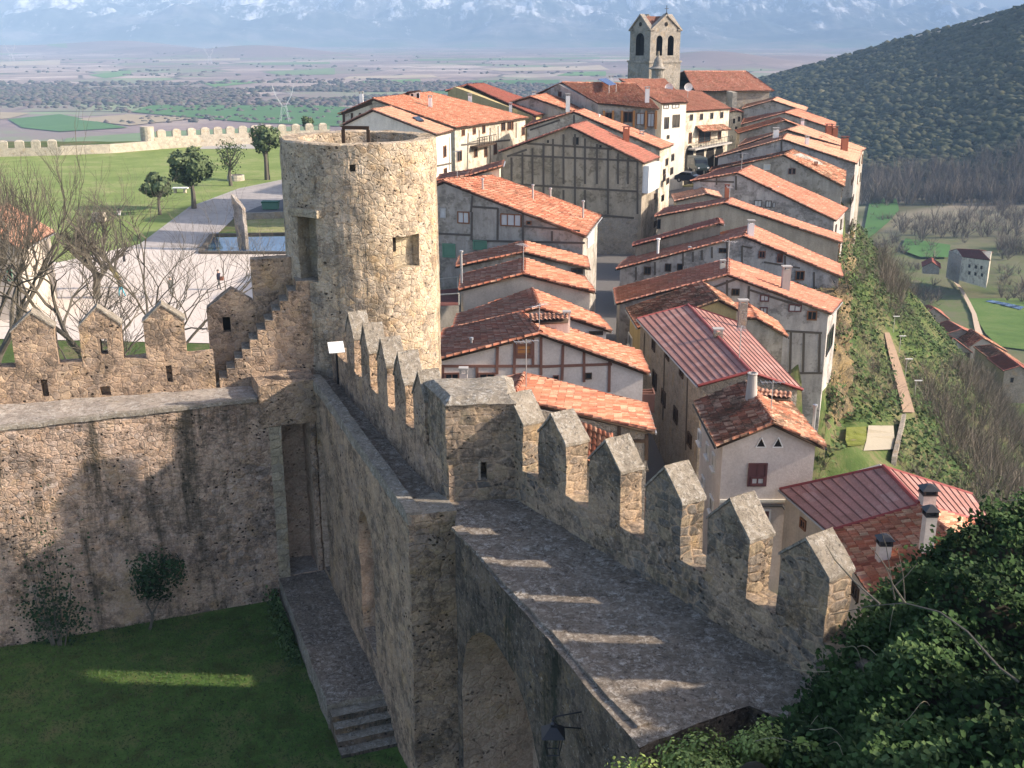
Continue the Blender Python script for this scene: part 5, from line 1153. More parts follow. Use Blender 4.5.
for (o0, e, wd, nrm, inn) in ((ring[0], e1, w1, -e2, e2*w2), (ring[0], e2, w2, -e1, e1*w1), (ring[2], -e1, w1, e2, -e2*w2), (ring[2], -e2, w2, e1, -e1*w1)):
    mb = MB(); a, b = o0+(0, 0, ze), o0+e*wd+np.array([0, 0, ze]); t_ = (a+b)/2*np.array([1, 1, 0])+np.array([0, 0, za]); mb.prism([a, b, t_], -nrm*.6); g_ = mb.build('gable', M['church_stone'], ch)
    mb = MB()
    for (p, q) in ((a, t_), (b, t_)):
        d = q-p; L = np.linalg.norm(d); u = np.cross(nrm, d/L); u = u if u[2] > 0 else -u; mb.obox((p+q)/2+u*.12-nrm*.25, d/2*1.08, u*.12, nrm*.5)
    mb.build('coping', M['housestone'], g_)
    c = t_-(0, 0, (za-ze)*.58)+nrm*.02; mb = MB(); mb.lathe((0, 0, 0), [(.38, 0), (.38, .05)], 14); 
    Rm = Matrix(((e[0], 0, nrm[0]), (e[1], 0, nrm[1]), (0, 1, 0))); mb.v = [T3(np.array(Rm @ Vector(v))+c) for v in mb.v]; mb.build('oculus', M['darkhole'], g_)
ctr = sum(ring)/4; ztp = za-.1
mb = MB()
for i in range(4):
    a, b = ring[i]+(0, 0, ze+.1), ring[(i+1) % 4]+(0, 0, ze+.1); t_ = (a+b)/2*np.array([1, 1, 0])+np.array([0, 0, ztp]); cc = ctr+(0, 0, ztp)
    mb.poly([a, t_, cc]); mb.poly([b, cc, t_])
ob = mb.build('belfry_roof', M['tile_pink'], ch)
mb = MB(); mb.prism([ctr+(p-ctr)*1.10+np.array([0, 0, zc-.35]) for p in ring], (0, 0, .36)); mb.build('cornice', M['church_stone'], ch)
mb = MB(); mb.prism([ctr+(p-ctr)*1.05+np.array([0, 0, -23]) for p in ring], (0, 0, zc-.3+23)); mb.build('tower_base', M['church_stone'], ch)
tp = (ring[0]+ring[1])/2+(0, 0, za); mb = MB(); mb.tube([tp, tp+(0, 0, 1.7)], .06, 5); mb.tube([tp+(0, 0, 1.15)-e1*.45, tp+(0, 0, 1.15)+e1*.45], .05, 5); mb.lathe(tp+(0, 0, .05), [(.25, 0), (.25, .3), (.08, .45)], 8); mb.build('cross', M['black'], ch)
p = py(657.5, 80, 203); s_ = 203/FPX; mb = MB(); mb.lathe((p[0], 203, 0), [(6*s_, -23), (6*s_, py(657, 70, 203)[2]), (8.5*s_, py(657, 69, 203)[2]), (8.5*s_, py(657, 68, 203)[2]), (5.2*s_, py(657, 66.5, 203)[2]), (3.8*s_, py(657, 60, 203)[2]), (1.2*s_, py(657, 56, 203)[2]), (.9*s_, py(657, 51, 203)[2])], 16); mb.build('stair_turret', M['church_stone'], ch)
# nave
E0, E1 = py(695, 91.5, 208), py(773.5, 91, 212); R0, R1 = py(684, 71.6, 220), py(746, 71.6, 224)
def nave_roof():
    B0 = E0+np.array([-6, 24, 0]); Bk = E1+np.array([-1, 24, 0])
    V = roof_mesh([(E0, E1, R1, R0), (E1, Bk, R1+(0.01, .01, 0), R1), (Bk, B0, R0, R1)], [(R0, R1, .2), (E1, R1, .2)], M['tile_pink'], ch, coarse=True, tw_=.35, th_=.5); return B0, Bk
B0, Bk = nave_roof()
mb = MB(); mb.prism([(E0[0]-4, E0[1]+.6, -23), (E1[0]-.6, E1[1]+.6, -23), (Bk[0]-.6, Bk[1]-.5, -23), (B0[0], B0[1]-.5, -23)], (0, 0, E0[2]+22.9)); mb.build('nave_wall', M['housestone'], ch)
mb = MB(); q = py(733, 100, 205); mb.box(q[0]-.4, q[0]+.4, 203.5, 209.5, -23, py(733, 92, 205)[2]); mb.build('buttress', M['farstone'], ch)
mb = MB(); q = py(735, 120, 196)
h = gable('white_street_house', 'narrow cream corner house at the far end of the street below the church', (729, 112), (736, 110.5), (744, 112.5), 194, 560, 6, -24, 'cream_plaster', 'tile_dark')
for (x, y) in ((734, 121), (739, 119), (736, 129)): window(h.s['P'], x, y, 2.2, 5, h.root, 'wood', 'glass')

# television aerials on some of the roofs
for k_, (nm, t_) in enumerate((('corner_house', .5), ('long_stone_house', .35), ('wide_gable_house', .3), ('half_timbered_house', .5), ('plain_gable_house', .6), ('near_tiled_house', .6), ('blank_gable_house', .5), ('valley_roof_house', .5), ('big_grey_house', .3), ('town_hall', .5))):
    rt_ = bpy.data.objects[nm]; ro_ = [o for o in rt_.children if o.name.startswith('roof')][0]; vz = [v.co for v in ro_.data.vertices]; zm = max(v.z for v in vz); top_ = [v for v in vz if v.z > zm-.35]; p = np.array(top_[int(len(top_)*t_)][:]); mb = MB(); hgt = 1.6+.4*(k_ % 3)
    mb.tube([p-(0, 0, .2), p+(0, 0, hgt)], .028, 5); a = k_*1.3; d = np.array([math.cos(a), math.sin(a), 0]); e = np.array([-d[1], d[0], 0]); mb.tube([p+(0, 0, hgt-.1)-d*.6, p+(0, 0, hgt-.1)+d*.6], .018, 4)
    for q in range(6): c = p+(0, 0, hgt-.1)+d*(-.55+.22*q); mb.tube([c-e*(.35-.03*q), c+e*(.35-.03*q)], .012, 4)
    mb.build('aerial', M['grey_metal'], ro_)

for nm, nz_, nt_ in (('bluish_gable_house', 3, 2), ('blank_gable_house', 3, 2), ('valley_roof_house', 3, 2), ('mossy_roof_house', 2, 2), ('upper_cliff_house', 2, 2), ('thin_roof_house', 2, 1), ('pink_roof_house', 2, 2), ('plain_gable_house', 2, 2), ('twin_gable_house', 2, 1), ('white_dormer_house', 2, 2), ('near_tiled_house', 2, 2), ('ochre_house', 1, 1)):
    h = HS[nm]; a, b = h.Wp[-1], h.Wq[-1]
    for k in range(nz_):
        for q in range(nt_):
            t = (q+.5)/nt_+random.uniform(-.08, .08); c = a*(1-t)+b*t; C = np.array([c[0], c[1], c[2]-1.3-2.8*k]); window3(h.s['B'], C, random.uniform(.38, .5), random.uniform(.55, .75), h.root, random.choice(('wood', 'wood_brown', 'wood_grey')), random.choice(('glass', 'glass', 'curtain')), sill=True)
# red-roofed house below the east wall
ZE, ZR = -21.3, -19.6
Lf, Rf_ = pz(779.5, 489, ZE), pz(828, 531, ZE); Ln = pz(868.5, 591, ZE)
r0 = pz(883.3, 466.5, ZR); r1 = pz(919, 504.5, ZR); r2 = pz(968, 547, ZR)
e0 = pz(972, 494, ZE+.1); e1_ = pz(993, 524, ZE); e2_ = pz(1040, 566, ZE)
h = house('red_sheet_roof_house', 'low house under ribbed red roof sheets with three black-capped chimneys', [Rf_, r1, e1_], [Lf, r0, e0], -27.4, 'warm_plaster', 'rib', ribs=.40, over=.3, fo=.05, under='ridge_red')
q = [(p-np.array([0, 0, .12])) for p in (Ln, r2, e2_)]; q2 = [p-np.array([0, 0, .12]) for p in (Rf_, r1, e1_)]
ro = roof_mesh([(q[0], q2[0], q2[1], q[1]), (q[2], q2[2], q2[1], q[1])], [(q[1]+(0, 0, .05), q2[1]+(0, 0, .05), .14)], M['tile_mix'], h.root, name='tiled_roof', tw_=.25, th_=.38)
mb = MB(); c_ = sum(q+q2)/6
Wa = [q[0]+(q[1]-q[0])*.07, q[1], q[2]+(q[1]-q[2])*.07]; Wb = [q2[0]+(q2[1]-q2[0])*.07, q2[1], q2[2]+(q2[1]-q2[2])*.07]
dn = np.array([0, 0, -.16]); A_ = [np.array([Wa[0][0], Wa[0][1], -27.4])]+[p+dn for p in Wa]+[np.array([Wa[2][0], Wa[2][1], -27.4])]; B_ = [np.array([Wb[0][0], Wb[0][1], -27.4])]+[p+dn for p in Wb]+[np.array([Wb[2][0], Wb[2][1], -27.4])]
mb.loft(A_, B_); mb.build('near_wall', M['warm_plaster'], h.root)
S = Side(Wa[0], Wb[0], c_); S2 = h.s['A']
window(S, 856, 592, 7, 16, h.root, 'wood', 'glass'); window(S2, 803.5, 524, 6, 11, h.root, 'wood_brown', 'glass'); window(S, 843, 570, 5, 12, h.root, 'wood', 'glass')
chimney(h.root, 926.5, 484, 14, 506, 44.3, 'pink_plaster', 'hood'); chimney(h.root, 925.5, 505, 12, 553, 41.0, 'pink_plaster', 'hood'); chimney(h.root, 882.5, 534, 13, 560, 41.5, 'pink_plaster', 'hood')

# ---- street level: parked vehicles
def car(name, label, cat, x, y, Y, L, W, Hh_, rot, mat, van=False, group=None):
    p = py(x, y, Y); zc = p[2]; t = thing(name, label, cat, p, group); Rm = Matrix.Rotation(rot, 3, 'Z')
    def tr(q): return np.array(Rm @ Vector(q))+p
    prof = [(-L/2, .3), (-L/2, .75), (-L*.46, .85), (-L*.22 if not van else -L*.32, .95)] 
    if van: prof += [(-L*.2, Hh_-.05), (L*.46, Hh_), (L*.5, .9), (L/2, .3)]
    else: prof += [(-L*.1, Hh_-.05), (L*.22, Hh_), (L*.42, .95), (L*.49, .85), (L/2, .3)]
    mb = MB(); mb.prism([tr((a, -W/2, b)) for a, b in prof], tr((0, W, 0))-tr((0, 0, 0))); o = mb.build('body', mat, t)
    o.modifiers.new('bev', 'BEVEL').width = .06
    mb = MB(); zt0, zt1 = (1.05, Hh_-.15)
    for s in (-1, 1):
        for (a, b) in (((-.17, .1), (.13, .42)) if van else ((-.12, .04), (.07, .3))): mb.obox(tr((L*(a+b)/2, s*(W/2+.004), (zt0+zt1)/2)), tr((L*(b-a)/2, 0, 0))-p, tr((0, .01, 0))-p, (0, 0, (zt1-zt0)/2))
    mb.obox(tr((-L*(.26 if van else .17), 0, (zt0+zt1)/2)), tr((.12*(1), 0, .26))-p, tr((0, W*.43, 0))-p, tr((.02, 0, -.01))-p)
    mb.build('window', M['glass'], t)
    for sx in (-.31, .31):
        for s in (-1, 1):
            mb = MB(); c = tr((L*sx, s*(W/2-.08), .31)); d = tr((0, s*.12, 0))-p; mb.tube([c-d, c+d], .32, 14); wh = mb.build('wheel', M['black'], t); mb = MB(); mb.tube([c+d*.9, c+d*1.06], .17, 10); mb.build('hubcap', M['grey_metal'], wh)
    for s in (-1, 1):
        mb = MB(); mb.obox(tr((-L/2-.005, s*W*.36, .68)), tr((.015, 0, 0))-p, tr((0, .14, 0))-p, (0, 0, .08)); mb.build('headlight', M['white'], t)
M['carblue'] = plain('dark_blue_car_paint', (.02, .03, .05), .3, .5, var=.02); M['vanp'] = plain('dark_green_van_paint', (.03, .045, .045), .35, .5, var=.02)
car('parked_van', 'dark van with pale upper half parked before the arcade', 'van', 698, 171, 158, 4.4, 1.9, 2.0, R(100), M['vanp'], True)
t_ = bpy.data.objects['parked_van']; pv = py(697.5, 166, 158)
car('parked_car', 'dark blue car parked in the street just below the van', 'car', 689.5, 182, 151, 3.9, 1.65, 1.4, R(150), M['carblue'])
mb = MB(); zz = [pz(655, 290, -26.6), ]
# street paving
mb = MB(); st = []
for Y in np.linspace(34, 165, 40):
    xl = np.interp(Y, [34, 50, 60, 80, 100, 130, 165], [7.5, 7.0, 6.2, 4.5, 6.5, 14, 24]); xr = np.interp(Y, [34, 50, 60, 80, 100, 130, 165], [12, 10.6, 10.5, 10.5, 14.5, 22, 36]); st.append((xl, xr, Y, float(H(np.array([(xl+xr)/2]), np.array([Y]))[0])+.03))
for a, b in zip(st[:-1], st[1:]): mb.poly([(a[0]-3, a[2], a[3]), (a[1]+2, a[2], a[3]), (b[1]+2, b[2], b[3]), (b[0]-3, b[2], b[3])])
setp(mb.build('street', plain('street_paving', (.17, .16, .15), .9)), kind='structure')

# ---- plateau west of the town: plaza, road, lawn
ZP = -21.5
def sheet(name, pts, z, mat):
    mb = MB(); mb.poly([pz(x, y, z) for x, y in pts]); return setp(mb.build(name, mat), kind='structure')
sheet('lawn', [(-250, 330), (-400, 240), (-260, 172), (0, 153), (160, 148.5), (300, 141), (330, 178), (280, 192), (150, 246), (60, 262)], ZP+.03, lawn_mat('plateau_lawn', (.16, .22, .07), (.21, .27, .09), (.32, .32, .15), .14))
def sand_mat():
    q = Mt('pale_sand', .95, .1); c = q.mix(q.noise(.4, 6, .7), (.58, .50, .43), (.74, .66, .58)); q.col(q.mix(q.ramp(q.noise(3, 5, .8), [(.4, .4), (.6, 0)]), c, (.5, .42, .36))); return q.m
sheet('plaza', [(-420, 330), (-300, 262), (60, 262), (140, 244), (205, 248), (300, 240), (400, 255), (420, 330), (300, 345)], ZP+.05, sand_mat())
def pave_mat():
    q = Mt('grey_paving', .9, .15); br = q.n('ShaderNodeTexBrick'); br.inputs['Scale'].default_value = .45; br.inputs['Mortar Size'].default_value = .012
    br.inputs['Color1'].default_value = (.30, .27, .25, 1); br.inputs['Color2'].default_value = (.37, .335, .31, 1); br.inputs['Mortar'].default_value = (.5, .46, .42, 1); q.l(q.mapp(rot=(0, 0, .6)), br.inputs['Vector'])
    q.col(q.mix(q.ramp(q.noise(.25, 5, .7), [(.4, 0), (.65, .6)]), br.outputs['Color'], (.50, .45, .41))); return q.m
sheet('road', [(138, 246), (190, 207.5), (240, 189), (283, 180), (330, 172), (330, 195), (262, 206), (236, 216), (204, 247)], ZP+.08, pave_mat())
setp(sheet('road_kerb', [(137, 246), (189, 207), (239, 188.3), (283, 179.4), (283, 180.2), (240, 189.3), (190.5, 208), (139, 246)], ZP+.12, M['concrete']))
sheet('asphalt', [(231, 218), (262, 205), (330, 186), (330, 203), (282, 212), (246, 220)], ZP+.10, plain('asphalt', (.13, .125, .125), .9))
sheet('grass_patch', [(238, 233), (247, 220), (330, 214), (330, 232)], ZP+.09, lawn_mat('worn_grass', (.18, .22, .07), (.28, .28, .12), (.40, .34, .22), .5))
# pool
wm = Mt('pool_water', .04, .5); wm.col((.045, .09, .17)); wm.bump(wm.noise(.8, 3, .6), .02, .4)
sheet('pool_water', [(203, 252.5), (213, 237.5), (300, 236), (300, 253)], ZP+.16, wm.m)
pk = thing('pool_kerb', 'low dark kerb framing the shallow reflecting pool', 'kerb', pz(230, 254, ZP)); mb = MB()
for a, b in (((201, 254), (300, 254.5)), ((201, 254), (212, 236.5)), ((212, 236.5), (300, 235))):
    A, B = pz(*a, ZP), pz(*b, ZP); d = B-A; n_ = np.array([-d[1], d[0], 0]); n_ /= np.linalg.norm(n_); mb.obox((A+B)/2+(0, 0, .15), d/2, n_*.25, (0, 0, .15))
mb.build('stone_edge', M['wood_grey'], pk)
b0 = pz(241, 250.5, ZP); zt_ = py(241, 197.5, b0[1])[2]; sl = thing('stone_slab', 'tall weathered stone slab standing in the reflecting pool', 'monument', b0)
mb = MB(); k_ = b0[1]/FPX; mb.loft([b0+np.array([a*k_, d, 0]) for a, d in ((-3.5, .5), (6.5, -.4), (8, .2), (-2, 1.1))], [np.array([b0[0]+a*k_, b0[1]+d, zt_+dz]) for a, d, dz in ((-7.2, .5, .3), (5.2, -.4, -1.1), (7.2, .2, -1.1), (-5.7, 1.1, .3))]); o = mb.build('slab', stone('slab_stone', [(.22, .20, .18), (.34, .31, .28)], (.3, .28, .26), .8, .02, .5, .3, .2), sl); roughen(o, .6, .08)
def lowwall(name, label, pts, z, hgt, th, mat='farstone', zoff=0):
    t = thing(name, label, 'wall', pz(*pts[0], z)); mb = MB(); P = [pz(x, y, z) for x, y in pts]
    for A, B in zip(P[:-1], P[1:]):
        d = B-A; n_ = np.array([-d[1], d[0], 0]); n_ /= np.linalg.norm(n_); mb.obox((A+B)/2+(0, 0, hgt/2-.6), d/2*1.01, n_*th/2, (0, 0, hgt/2+.6))
    o = mb.build('masonry', M[mat], t); return t, P
t, P_ = lowwall('garden_wall', 'low brown dry stone wall beside the asphalt left of the tower', [(245, 220), (285, 218.5)], ZP, .85, .5, 'housestone')
# far rampart
def rampart(label, pts, mer, hgt=1.4, mw=1.5, mh=1.15, gap=1.35):
    t, P = lowwall('far_rampart', label, pts, -22.0, hgt, .7)
    if mer:
        for A, B in zip(P[:-1], P[1:]):
            d = B-A; L = np.linalg.norm(d); n_ = np.array([-d[1], d[0], 0])/L; k = int(L/(mw+gap))
            for i in range(k):
                c = A+d*((i+.5)/k)+(0, 0, hgt+mh/2-.003); mb = MB(); mb.obox(c, d/L*mw/2, n_*.34, (0, 0, mh/2)); q = c+(0, 0, mh/2+.002); mb.loft([q+d/L*a*mw/2+n_*b*.36 for a, b in ((-1, -1), (1, -1), (1, 1), (-1, 1))], [q+n_*b*.1+d/L*a*mw*.25+np.array([0, 0, .3]) for a, b in ((-1, -1), (1, -1), (1, 1), (-1, 1))]); mb.build('merlon', M['farstone'], t)
    return t
rampart('crenellated far rampart on the left edge of the lawn', [(-90, 168), (-20, 160), (62, 158)], True, 2.0, 1.6, 1.15, .8)
rampart('plain pale stretch of far rampart between the two crenellated ones', [(62, 158), (110, 156), (158, 152)], False, 2.2)
rampart('crenellated far rampart with square battlements beyond the lawn trees', [(155, 152), (200, 149), (262, 146), (330, 143)], True, 2.8, 1.7, 1.15, .8)
tt = thing('rampart_turret', 'stubby round turret where the far rampart bends', 'turret', pz(149, 152, -22)); p = pz(149, 152, -22); mb = MB(); mb.lathe(p, [(1.35, -2), (1.3, 4.6), (1.3, 4.9), (.9, 4.9)], 16); mb.build('masonry', M['farstone'], tt)
sheet('pale_yard', [(198, 149), (205, 145), (262, 143), (262, 148.5)], ZP+.06, M['concrete'])
# well, bench, rock, container
p = pz(236, 180.5, ZP); t = thing('stone_well', 'round low stone ring under the sparse tree on the lawn', 'well', p); mb = MB(); mb.lathe(p, [(1.35, -.1), (1.3, .85), (1.0, .85), (1.0, .3)], 16); mb.build('ring', M['farstone'], t)
p = pz(181, 193, ZP); t = thing('stone_table', 'white topped stone table on the lawn between two trees', 'table', p); mb = MB(); mb.box(p[0]-1.1, p[0]+1.1, p[1]-.45, p[1]+.45, p[2]+.65, p[2]+.8); mb.build('tabletop', M['white'], t); mb = MB()
for s in (-.8, .6): mb.box(p[0]+s-.15, p[0]+s+.15, p[1]-.35, p[1]+.35, p[2], p[2]+.65)
mb.build('support', M['farstone'], t)
p = pz(99, 222, ZP); t = thing('boulder', 'pale boulder lying on the lawn behind the bare trees', 'boulder', p); mb = MB(); mb.box(p[0]-.8, p[0]+.8, p[1]-.5, p[1]+.5, p[2]-.1, p[2]+1.1); o = mb.build('rock', M['farstone'], t); roughen(o, .3, .25, freq=.9)
p = pz(271, 210, ZP); t = thing('waste_container', 'green waste container standing on the asphalt', 'container', p); mb = MB(); mb.loft([p+(a*.95, b*.5, .15) for a, b in ((-1, -1), (1, -1), (1, 1), (-1, 1))], [p+(a*1.05, b*.6, 1.0) for a, b in ((-1, -1), (1, -1), (1, 1), (-1, 1))]); mb.build('body', M['green_shut'], t); mb = MB(); mb.obox(p+(0, 0, 1.08), (1.1, 0, 0), (0, .65, 0), (0, 0, .07)); mb.build('lid', plain('dark_green_lid', (.03, .12, .07), .6), t)
mb = MB()
for sx in (-.8, .8):
    for sy in (-.4, .4): mb.tube([p+(sx-.04, sy, .12), p+(sx+.04, sy, .12)], .12, 8)
mb.build('wheel', M['black'], t)
# street lamps
for (x, y0, y1, lb) in ((192.5, 171, 207.5, 'black lamp post on the lawn beside the road, right of the oval oak'), (269.5, 148.5, 180, 'black lamp post under the farthest tree by the tower'), (124.5, 210, 262, 'black lamp post behind the pruned bare tree')):
    p = pz(x, y1, ZP); zt_ = py(x, y0, p[1])[2]; t = thing('street_lamp', lb, 'street lamp', p, 'lamp posts on the plateau'); mb = MB(); mb.lathe(p, [(.14, 0), (.12, .7), (.06, .8), (.05, zt_-p[2]-.5)], 10); mb.build('post', M['black'], t)
    q = np.array([p[0], p[1], zt_]); mb = MB(); mb.lathe(q, [(.10, -.5), (.22, -.08), (.22, -.05)], 8); mb.build('lamp_glass', M['white'], t); mb = MB(); mb.lathe(q, [(.27, -.05), (.12, .1), (.03, .18)], 8); mb.build('cap', M['black'], t)
# orange house on the far left
h = gable('orange_plaza_house', 'orange roofed house behind the tall bare tree on the left', (-80, 262), (-30, 220), (22, 250), 84, 420, 8, -22, 'warm_plaster', 'tile_pale', group=None)
window(h.s['P'], 10, 275, 5, 12, h.root, 'green_shut', 'glass'); window(h.s['B'], 34, 268, 2, 6, h.root, 'wood', 'glass')

# ---- trees
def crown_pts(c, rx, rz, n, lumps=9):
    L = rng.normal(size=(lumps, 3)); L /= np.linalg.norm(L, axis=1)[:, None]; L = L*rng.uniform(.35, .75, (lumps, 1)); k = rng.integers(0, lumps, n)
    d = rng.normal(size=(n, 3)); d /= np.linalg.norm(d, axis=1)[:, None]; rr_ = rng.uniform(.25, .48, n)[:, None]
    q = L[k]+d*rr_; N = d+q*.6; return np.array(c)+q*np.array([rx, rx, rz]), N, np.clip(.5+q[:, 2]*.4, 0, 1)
def oak(label, x, ybase, ytop, xw, trunk_to, mat='leaf', n=1500, z=ZP, name='evergreen_tree', size=.26, dens=1.6):
    p = pz(x, ybase, z); k = p[1]/FPX/.96; zt_ = py(x, ytop, p[1])[2]; zb_ = py(x, trunk_to, p[1])[2]; t = thing(name, label, 'tree', p)
    mb = MB(); lean = rng.uniform(-.2, .2); hgt = zt_-p[2]; c = p+np.array([lean, 0, (zb_+zt_)/2-p[2]])
    mb.tube([p, p+((c-p)*.35+np.array([-lean, 0, 0])), p+(c-p)*.8], [hgt*.045, hgt*.035, hgt*.022], 7)
    rx = xw*k/2; rz = (zt_-zb_)/2
    for i in range(7):
        a = rng.uniform(0, 6.28); s0 = p+(c-p)*rng.uniform(.45, .8); mb.tube([s0, s0+(math.cos(a)*rx*.4, math.sin(a)*rx*.4, rz*.4), s0+(math.cos(a)*rx*.75, math.sin(a)*rx*.75, rz*.9)], [hgt*.018, hgt*.012, hgt*.005], 5)
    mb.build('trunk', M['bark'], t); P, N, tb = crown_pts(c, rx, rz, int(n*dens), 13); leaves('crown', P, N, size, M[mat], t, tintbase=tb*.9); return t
oak('large round evergreen oak in the middle of the lawn', 194, 209, 146, 42, 187)
oak('small dark bushy oak leaning left on the lawn', 160, 215, 173, 31, 200, n=1000)
oak('sparse thin tree standing over the round stone ring', 231, 186, 138, 30, 172, n=420, size=.16)
oak('tall evergreen with a crooked trunk beside the round tower', 267, 180, 121, 29, 155, n=1100)
oak('small dark tree just showing above the tower rim', 309.5, 150, 113.5, 12, 130, n=500, z=-24)
def bare_tree(label, base, hgt, spread, seed, depth=6, mat='bark', lean=(0, 0), nfork=3, trunk_r=.16, cat='tree', name='bare_tree', first=.28, up=.35, twmat='bark'):
    r_ = random.Random(seed); base = np.array(base, float); t = thing(name, label, cat, base); tr = MB(); br = MB()
    def grow(p, d, L, rad, lev):
        d = d/np.linalg.norm(d); pts = [p]; q = p; dd = d
        for s in range(3):
            dd = dd+np.array([r_.gauss(0, .16), r_.gauss(0, .16), r_.gauss(.03, .1)]); dd /= np.linalg.norm(dd); q = q+dd*L/3; pts.append(q)
        e = rad*.74; (tr if lev == 0 else br).tube(pts, [rad, rad*.87, rad*.75, e], 6 if lev < 2 else (4 if lev < 4 else 3), cap=False)
        if lev >= depth: return
        nf = nfork if lev < 3 else r_.choice((2, 3, 3))
        for k in range(nf):
            a = r_.uniform(0, 6.28); sp = spread*(1.0 if lev else 1.15); nd = dd*1.0+np.array([math.cos(a)*sp, math.sin(a)*sp, r_.uniform(-.1, up)])
            src = pts[-1] if k < 2 else pts[2]; grow(src, nd, L*r_.uniform(.62, .86), e*r_.uniform(.68, .86), lev+1)
    grow(base, np.array([lean[0], lean[1], 1.0]), hgt*first, trunk_r, 0)
    tr.build('trunk', M[mat], t); br.build('branches', M[twmat], t); return t
def at_(x, y, Y, z=ZP): p = py(x, y, Y); return np.array([p[0], Y, z])
bare_tree('tall many-stemmed bare tree at the left edge of the photo', at_(14, 300, 60), 17.5, .26, 5, 7, trunk_r=.34, nfork=4, first=.28, up=1.0)
bare_tree('tall slim bare tree leaning over the leftmost merlons', at_(-30, 300, 63), 16, .3, 8, 6, trunk_r=.26, nfork=3, first=.31, up=.9, lean=(.12, 0))
bare_tree('wide spreading bare tree with mossy limbs in front of the plaza', at_(93, 330, 60), 12, .80, 12, 7, 'bark_lichen', trunk_r=.32, nfork=3, first=.36, up=.35)
bare_tree('bare tree leaning right above the third merlon', at_(130, 330, 58), 11, .62, 21, 7, 'bark_lichen', lean=(.35, 0), trunk_r=.2, nfork=3, first=.40, up=.4)
bare_tree('pruned knobbly bare tree with yellow lichen by the lamp post', at_(119, 262, 96), 8.5, .55, 33, 7, 'bark_lichen', trunk_r=.26, nfork=4, first=.30, up=.45)
bare_tree('stout bare trunk with fine crown behind the tall tree', at_(93, 258, 92), 7.5, .5, 41, 5, trunk_r=.42, nfork=4, first=.30, up=.5)
bare_tree('low bare tree with pale twigs between the first merlons', at_(50, 330, 57), 9.5, .7, 55, 5, trunk_r=.2, nfork=4, first=.34, up=.4)
# ---- people on the plaza
def person(label, x, y, rot, jacket, trousers, hgt=1.72, bag=None):
    p = pz(x, y, ZP+.06); t = thing('person', label, 'person', p); s = hgt/1.72
    me = bpy.data.meshes.new('body'); V = [(0, 0, .95), (0, 0, 1.15), (0, 0, 1.42), (0, 0, 1.54), (0, .02, 1.66), (0, 0, 1.72+.02), (-.17, 0, 1.40), (-.25, -.02, 1.13), (-.2, -.14, .92), (.17, 0, 1.40), (.25, .05, 1.13), (.23, .12, .9), (-.09, 0, .88), (-.10, -.16, .48), (-.10, -.18, .06), (-.10, -.34, .04), (.09, 0, .88), (.10, .12, .48), (.10, .30, .10), (.10, .16, .04)]
    E = [(0, 1), (1, 2), (2, 3), (3, 4), (4, 5), (2, 6), (6, 7), (7, 8), (2, 9), (9, 10), (10, 11), (0, 12), (12, 13), (13, 14), (14, 15), (0, 16), (16, 17), (17, 18), (18, 19)]
    Rd = [.14, .14, .16, .06, .105, .07, .07, .05, .035, .07, .05, .035, .1, .07, .05, .04, .1, .07, .05, .04]
    me.from_pydata([(a*s, b*s, c*s) for a, b, c in V], E, []); o = bpy.data.objects.new('body', me); col.objects.link(o)
    md = o.modifiers.new('s', 'SKIN'); 
    for i, r_ in enumerate(Rd): me.skin_vertices[0].data[i].radius = (r_*s, r_*s)
    me.skin_vertices[0].data[0].use_root = True; o.modifiers.new('u', 'SUBSURF').levels = 1
    dg = bpy.context.evaluated_depsgraph_get(); dg.update(); m2 = bpy.data.meshes.new_from_object(o.evaluated_get(dg)); bpy.data.objects.remove(o)
    m2.transform(Matrix.Translation(Vector(T3(p))) @ Matrix.Rotation(rot, 4, 'Z'))
    for m_ in (jacket, trousers, M['skin'], M['black']): m2.materials.append(m_)
    for f in m2.polygons:
        z = (sum(m2.vertices[i].co.z for i in f.vertices)/len(f.vertices)-p[2])/s; f.material_index = 3 if z < .09 else (1 if z < .92 else (0 if z < 1.5 else 2)); f.use_smooth = True
    o = bpy.data.objects.new('body', m2); col.objects.link(o); par(o, t)
    mb = MB(); mb.lathe(p+(0, 0, 0), [(.03, 1.60*s), (.115, 1.66*s), (.10, 1.76*s), (.04, 1.80*s)], 10); mb.v = [(a+math.sin(rot)*-.03, b+.03, c) for a, b, c in mb.v]; mb.build('hair', M['bark'], t)
    if bag: mb = MB(); q = p+(.28, -.05, 1.0); mb.obox(q, (.14, 0, 0), (0, .07, 0), (0, 0, .17)); mb.build('bag', bag, t)
M['skin'] = plain('skin', (.55, .36, .27), .7); bl = plain('dark_navy_cloth', (.02, .022, .04), .9); cy = plain('turquoise_cloth', (.08, .45, .55), .9); gr = plain('grey_cloth', (.12, .12, .11), .9)
person('person in dark jacket walking alone across the bright plaza with a red bag', 219.5, 289.5, R(70), bl, gr, bag=M['brickred'])
person('person in turquoise trousers behind the branches of the spreading tree', 122, 297, R(-40), gr, cy)
person('person in grey clothes beside the twigs of the leaning tree', 171.5, 297, R(60), gr, gr)

